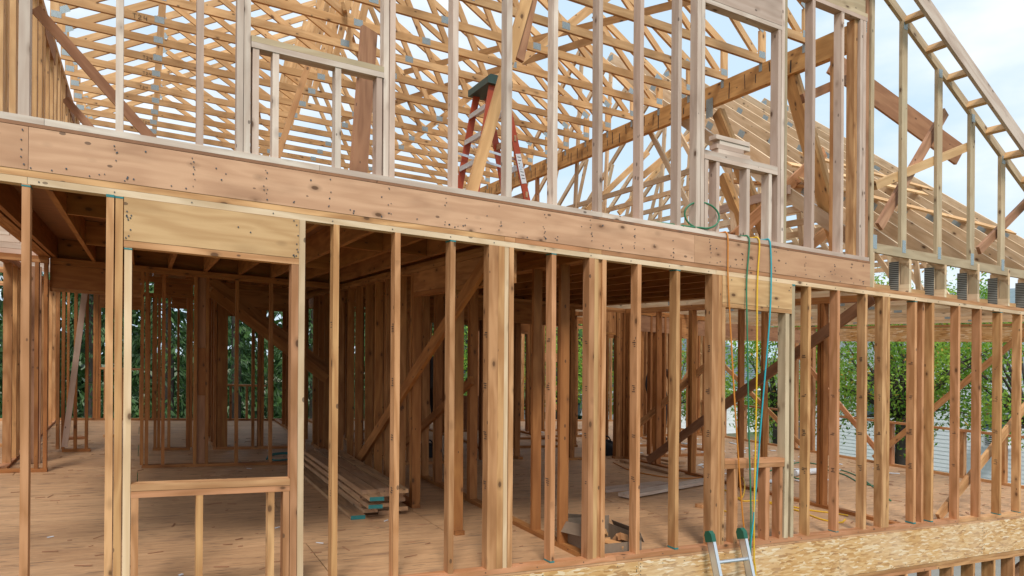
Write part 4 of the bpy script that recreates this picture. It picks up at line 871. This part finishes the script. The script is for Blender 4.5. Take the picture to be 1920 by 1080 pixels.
hose('floor_cable', [fl(1368, 962), fl(1345, 955), fl(1330, 945), fl(1321, 935), fl(1326, 924), fl(1342, 918), fl(1365, 922), fl(1390, 935), fl(1396, 920, .1), fl(1385, 908, .14), fl(1376, 917, .1), fl(1378, 928), fl(1392, 940), fl(1420, 940), fl(1455, 948), fl(1500, 960), fl(1540, 975), fl(1575, 981), fl(1585, 975)], .009, HC['yellow'], 'yellow cord looping on the floor behind the right window', 'cord')
hose('floor_cable', [fl(1440, 942), fl(1480, 950), fl(1520, 958), fl(1560, 963), fl(1590, 968)], .009, HC['yellow'], 'second yellow cord lying straight across the right floor', 'cord')
hose('air_hose', [fl(1480, 890), fl(1500, 898), fl(1530, 880), fl(1580, 890), fl(1610, 905), fl(1650, 915)], .011, HC['green'], 'green hose lying farther back on the right floor')
hose('air_hose', [fl(1440, 885), fl(1500, 868), fl(1560, 878), fl(1610, 895), fl(1670, 940)], .011, HC['green'], 'second green hose lying across the right floor')
hose('floor_cable', [fl(500, 862), fl(508, 853), fl(540, 850), fl(560, 856), fl(545, 862), fl(515, 864), fl(504, 858), fl(525, 852), fl(555, 853)], .012, M['teal'], 'dark coiled cable on the floor behind the near window', 'cord')
hose('floor_cable', [fl(1128, 835), fl(1150, 832), fl(1160, 838), fl(1155, 826), fl(1160, 815), fl(1150, 822)], .012, HC['yellow'], 'small tangle of yellow cord in the far middle opening', 'cord')
hose('floor_cable', [fl(1150, 868), fl(1180, 882), fl(1230, 893), fl(1280, 898), fl(1330, 895)], .009, HC['amber'], 'orange cord along the boards lying on the hall floor', 'cord')

# lumber pile
random.seed(5)
lay = [(0, [(1.72, 1.88), (1.87, 2.1), (2.02, 2.0), (2.17, 2.1)]), (1, [(1.86, 1.95), (2.01, 2.05), (2.16, 1.95)]), (2, [(1.84, 2.02), (1.99, 1.98), (2.14, 2.1)]), (3, [(1.85, 1.76), (2.0, 2.05), (2.15, 2.0)]), (4, [(1.83, 1.98), (1.98, 2.04), (2.13, 2.0)]), (5, [(1.85, 1.72), (2.0, 1.9), (2.15, 2.0)]), (6, [(1.82, 1.86), (1.97, 1.9), (2.12, 1.82)])]
k = 0
names = ['lowest', 'second', 'third', 'fourth', 'fifth', 'sixth', 'topmost']
for l, row_ in lay:
    for i, (x, y0) in enumerate(row_):
        y1 = y0 + random.uniform(2.55, 2.75); y1 = min(y1, 4.95); a = random.uniform(-.012, .012); z = .001 + l * .0395
        j = J(); w_ = .138; j.beam((x + w_ / 2, y0, z + .0195), (x + w_ / 2 + a * 2, y1, z + .0195), w_, S, (0, 0, 1), seg=3, bow=.002)
        o = j.build('lumber_board', M['pile']); tag(o, '%s board from the left in the %s layer of the lumber pile' % (ORD[i], names[l]), 'board', 'boards of the lumber pile')
        if (l, i) in ((0, 0), (3, 0), (5, 0)): e = bx('painted_end', x + .001, x + w_ - .001, y0 - .002, y0 - .0003, z + .001, z + .038, M['teal'], o)
# boards on the hall floor
for lab, p, q, w_, z in (('long pinkish board lying on the hall floor, nearest', fl(1170, 935), fl(1330, 905), .17, .035), ('pinkish board beside the nearest one on the hall floor', fl(1128, 922), fl(1245, 909), .16, .02), ('dark board lying farther back beside the orange cord', fl(1170, 866), fl(1275, 892), .18, .02), ('thin dark board at the foot of the long brace', fl(1190, 858), fl(1280, 876), .14, .06)):
    o = bm('floor_board', (p[0], p[1], z), (q[0], q[1], z), w_, S, (0, 0, 1), M['pink'] if 'pink' in lab else M['pile']); tag(o, lab, 'board')
for lab, p, q, w_ in (('short offcut by the yellow cord loop', fl(1310, 952), fl(1330, 948), .09), ('offcut between the front studs at the lower right', fl(1610, 990), fl(1635, 996), .09), ('small offcut lying near the far wall on the left', fl(195, 820), fl(215, 819), .09), ('pale offcut beside the leaning board', fl(122, 824), fl(155, 822), .14)):
    o = bm('wood_block', (p[0], p[1], .02), (q[0], q[1], .02), w_, S, (0, 0, 1), M['fresh']); tag(o, lab, 'offcut')
o = bx('plywood_sheet', 5.95, 7.0, 8.9, 8.915, .001, .72, M['ceil']); tag(o, 'brown plywood sheet standing on edge deep in the hall', 'plywood')
# cardboard box of offcuts
bxo = thing('cardboard_box', 'open torn cardboard box of wood offcuts behind the front bottom plate', 'box', (3.45, .36, 0))
bx('bottom', 3.2, 3.72, .14, .6, .001, .008, M['card'], bxo)
for n_, a in (('side', (3.2, 3.72, .6, .606, .001, .21)), ('side', (3.2, 3.206, .14, .6, .001, .2)), ('side', (3.714, 3.72, .14, .6, .001, .14)), ('side', (3.2, 3.72, .134, .14, .001, .1))): bx(n_, *a, M['card'], bxo)
bm('flap', (3.22, .62, .21), (3.70, .66, .15), .10, .005, (0, 1, .4), M['card'], bxo); bm('flap', (3.74, .16, .13), (3.76, .58, .12), .12, .005, (1, 0, .5), M['card'], bxo); bm('flap', (3.19, .2, .2), (3.15, .55, .17), .1, .005, (1, 0, -.6), M['card'], bxo)
random.seed(9)
for i in range(12):
    c = Vector((random.uniform(3.3, 3.62), random.uniform(.2, .5), .03 + .012 * i)); d = rv() * random.uniform(.06, .1); d.z *= .25
    o = bm('wood_block', c - d, c + d, .06, .035, rv(), M['fresh']); tag(o, '%s offcut in the heap inside the cardboard box, counting up' % ORD[i], 'offcut', 'offcuts in the cardboard box')
def bag(x, y, lab, s=1):
    t = thing('tool_bag', lab, 'bag', (x, y, 0)); j = J(); n1_, n2_ = 14, 8
    V = []; Fc = []
    for i in range(n2_ + 1):
        ph = i / n2_ * math.pi / 2 * 1.0; 
        for k in range(n1_):
            th = 2 * math.pi * k / n1_; r_ = 1 + .12 * math.sin(3 * th + x) + .08 * math.sin(5 * th + ph * 3)
            V.append((x + .26 * s * math.cos(th) * math.cos(ph) ** .6 * r_, y + .16 * s * math.sin(th) * math.cos(ph) ** .6 * r_, .002 + .2 * s * math.sin(ph) * (1 + .15 * math.sin(2 * th))))
    for i in range(n2_):
        for k in range(n1_): a = i * n1_ + k; b = i * n1_ + (k + 1) % n1_; Fc.append((a, b, b + n1_, a + n1_))
    j.add(V, Fc); j.build('body', M['black'], t, smooth=True)
    j = J(); j.tube(smooth([(x - .12 * s, y, .17 * s), (x - .06 * s, y, .27 * s), (x + .06 * s, y, .27 * s), (x + .12 * s, y, .17 * s)], 4), .012, 6); j.build('handle', M['black'], t)
bag(3.85, 5.5, 'black tool bag on the floor seen past the stud row', .9); bag(7.0, 5.3, 'dark slumped tool bag at the foot of the dim opening', 1.1)
# loose things on the right floor
j = J(); j.tube([fl(1490, 893, .05), fl(1540, 888, .05)], .045, 12); tag(j.build('pipe', M['white'], smooth=False), 'short white plastic pipe on the right floor', 'pipe')
j = J(); random.seed(31)
def chip(x, y, L, w_, a, z=.003, h=.004): 
    d = Vector((math.cos(a), math.sin(a), 0)) * L / 2; j.beam((x - d.x, y - d.y, z), (x + d.x, y + d.y, z + random.uniform(0, .006)), w_, h, (0, 0, 1))
for i in range(420):
    chip(random.uniform(-1.5, 7), random.uniform(.2, 8) ** 1.0, random.uniform(.02, .12), random.uniform(.003, .012), random.uniform(-.5, .5) + (random.random() < .2) * 1.3)
for i in range(260):
    chip(random.uniform(6.5, 11.4), random.uniform(.2, 9), random.uniform(.03, .16), random.uniform(.006, .03), random.uniform(0, 3))
o = j.build('wood_chips', M['brown']); tag(o, 'splinters and chips scattered over the plywood floor', 'debris', kind='stuff')
j = J()
for i in range(90):
    chip(random.uniform(7.2, 11.0), random.uniform(2.4, 9), random.uniform(.05, .25), random.uniform(.03, .09), random.uniform(0, 3), .01, .012)
for i in range(16): chip(random.uniform(-.8, 2.3), random.uniform(.6, 7), random.uniform(.02, .07), random.uniform(.008, .03), random.uniform(0, 3), .004)
o = j.build('paper_scraps', M['white']); tag(o, 'pale scraps of wrap and paper scattered over the right floor', 'debris', kind='stuff')

# ================================================================ WORKERS deep in the house (dark clothes)
SKIN = plain('skin', (.45, .26, .18), .5)
def skinned(name, verts, edges, radii, mat, parent, root=0):
    me = bpy.data.meshes.new(name); me.from_pydata([Vector(v) for v in verts], edges, [])
    o = bpy.data.objects.new(name, me); C.objects.link(o); LOC[o.name] = Vector((0, 0, 0)) if parent is None else LOC[parent.name]; o.parent = parent
    s = o.modifiers.new('skin', 'SKIN'); s.use_smooth_shade = True
    for i, r_ in enumerate(radii): me.skin_vertices[0].data[i].radius = r_ if isinstance(r_, tuple) else (r_, r_); me.skin_vertices[0].data[i].use_root = i == root
    u = o.modifiers.new('sub', 'SUBSURF'); u.levels = 2; u.render_levels = 2
    me.materials.append(mat); return o
def person(x, y, face, label, rh=(.28, .25, 1.0)):
    t = thing('person', label, 'person', (x, y, 0)); t.rotation_euler = (0, 0, face)
    v = [(0, 0, .93), (0, 0, 1.12), (0, -.01, 1.32), (0, 0, 1.46), (0, .01, 1.53),
         (-.10, 0, .86), (-.11, .02, .47), (-.12, -.03, .09), (-.12, .13, .045), (.10, 0, .86), (.12, -.02, .47), (.12, -.06, .09), (.12, .10, .045),
         (-.19, 0, 1.42), (-.25, -.02, 1.15), (-.24, .08, .92), (.19, 0, 1.42), (.27, .02, 1.16), (rh[0], rh[1], rh[2])]
    e = [(0, 1), (1, 2), (2, 3), (3, 4), (0, 5), (5, 6), (6, 7), (7, 8), (0, 9), (9, 10), (10, 11), (11, 12), (3, 13), (13, 14), (14, 15), (3, 16), (16, 17), (17, 18)]
    r_ = [(.15, .11), (.14, .105), (.17, .12), (.10, .08), .055, .095, .065, .048, .045, .095, .065, .048, .045, .065, .05, .036, .065, .05, .036]
    skinned('body', v, e, r_, M['black'], t)
    skinned('head', [(0, .01, 1.52), (0, .015, 1.60), (0, .02, 1.70), (0, .115, 1.63)], [(0, 1), (1, 2), (1, 3)], [.05, (.075, .085), (.07, .08), .016], SKIN, t, 1)
    skinned('hair', [(0, -.02, 1.64), (0, -.005, 1.72)], [(0, 1)], [.085, .07], M['black'], t)
    for sx, hp in ((-1, (-.24, .08, .92)), (1, rh)):
        hv = [hp, (hp[0], hp[1] + .03, hp[2] - .08)]; he = [(0, 1)]; hr = [.03, (.035, .016)]
        for q in range(4): hv += [(hp[0] + (q - 1.5) * .018, hp[1] + .04, hp[2] - .12), (hp[0] + (q - 1.5) * .019, hp[1] + .06, hp[2] - .155 + abs(q - 1.4) * .008)]; n0 = len(hv); he += [(1, n0 - 2), (n0 - 2, n0 - 1)]; hr += [.009, .007]
        hv += [(hp[0] - sx * .045, hp[1] + .045, hp[2] - .07), (hp[0] - sx * .055, hp[1] + .06, hp[2] - .1)]; n0 = len(hv); he += [(0, n0 - 2), (n0 - 2, n0 - 1)]; hr += [.010, .008]
        skinned('hand', hv, he, hr, SKIN, t)
person(5.55, 9.9, R(30), 'person in black clothes half hidden behind the brace of the stud row')
person(9.35, 6.75, R(-60), 'person in black clothes bending an arm behind the lone stud in the right hall', (.33, .28, 1.12))

# ================================================================ parked machine under the deck
vt = thing('pickup_truck', 'dark parked pickup glimpsed under the deck at the bottom right', 'truck', (16.2, 6.4, -3.25), sheared=False)
PB = plain('dark_car_paint', (.012, .02, .018), .25, spec=.7)
def prism_y(poly, y0, y1): j = J(); j.prism([(a, y0, b) for a, b in poly], (0, y1 - y0, 0)); return j
def vbuild(j, n_, m_, par=vt): return j.build(n_, m_, par, sheared=False)
vbuild(prism_y([(13.6, -2.8), (13.6, -2.25), (14.9, -2.15), (15.5, -1.55), (17.0, -1.5), (17.25, -2.1), (19.2, -2.1), (19.2, -2.8)], 5.6, 7.4), 'body', PB)
vbuild(prism_y([(15.1, -2.1), (15.6, -1.62), (16.95, -1.58), (17.1, -2.08)], 5.585, 5.598), 'side_window', GL)
for x in (14.5, 18.2):
    for y in (5.55, 7.25):
        j = J(); j.tube([(x, y, -2.86), (x, y + .22, -2.86)], .38, 20); wh = vbuild(j, 'wheel', M['black']); j = J(); j.tube([(x, y - .012, -2.86), (x, y, -2.86)], .2, 16); vbuild(j, 'rim', M['alu'], wh)
for y in (5.8, 7.0): vbuild(prism_y([(13.58, -2.45), (13.58, -2.3), (13.62, -2.3), (13.62, -2.45)], y, y + .25), 'headlight', M['white'])
j = J(); j.box(13.4, 13.6, 5.6, 7.4, -2.8, -2.6); vbuild(j, 'bumper', M['alu'])
dr = bx('driveway', 11.9, 23.4, -12, 9.5, -3.249, -3.235, plain('pale_concrete', (.34, .33, .31), .9, noise=.3, nscale=2), sheared=False); tag(dr, kind='structure')
bx('tarp', 11.95, 13.2, 3.2, 4.6, -3.2, -2.9, M['white'], sheared=False); tag(C.objects[-1], 'pale wrapped bundle on the drive below the deck', 'bundle')

for o in C.objects:
    if o.parent is None and o.get('category') and not o.get('kind'): o['kind'] = 'thing'
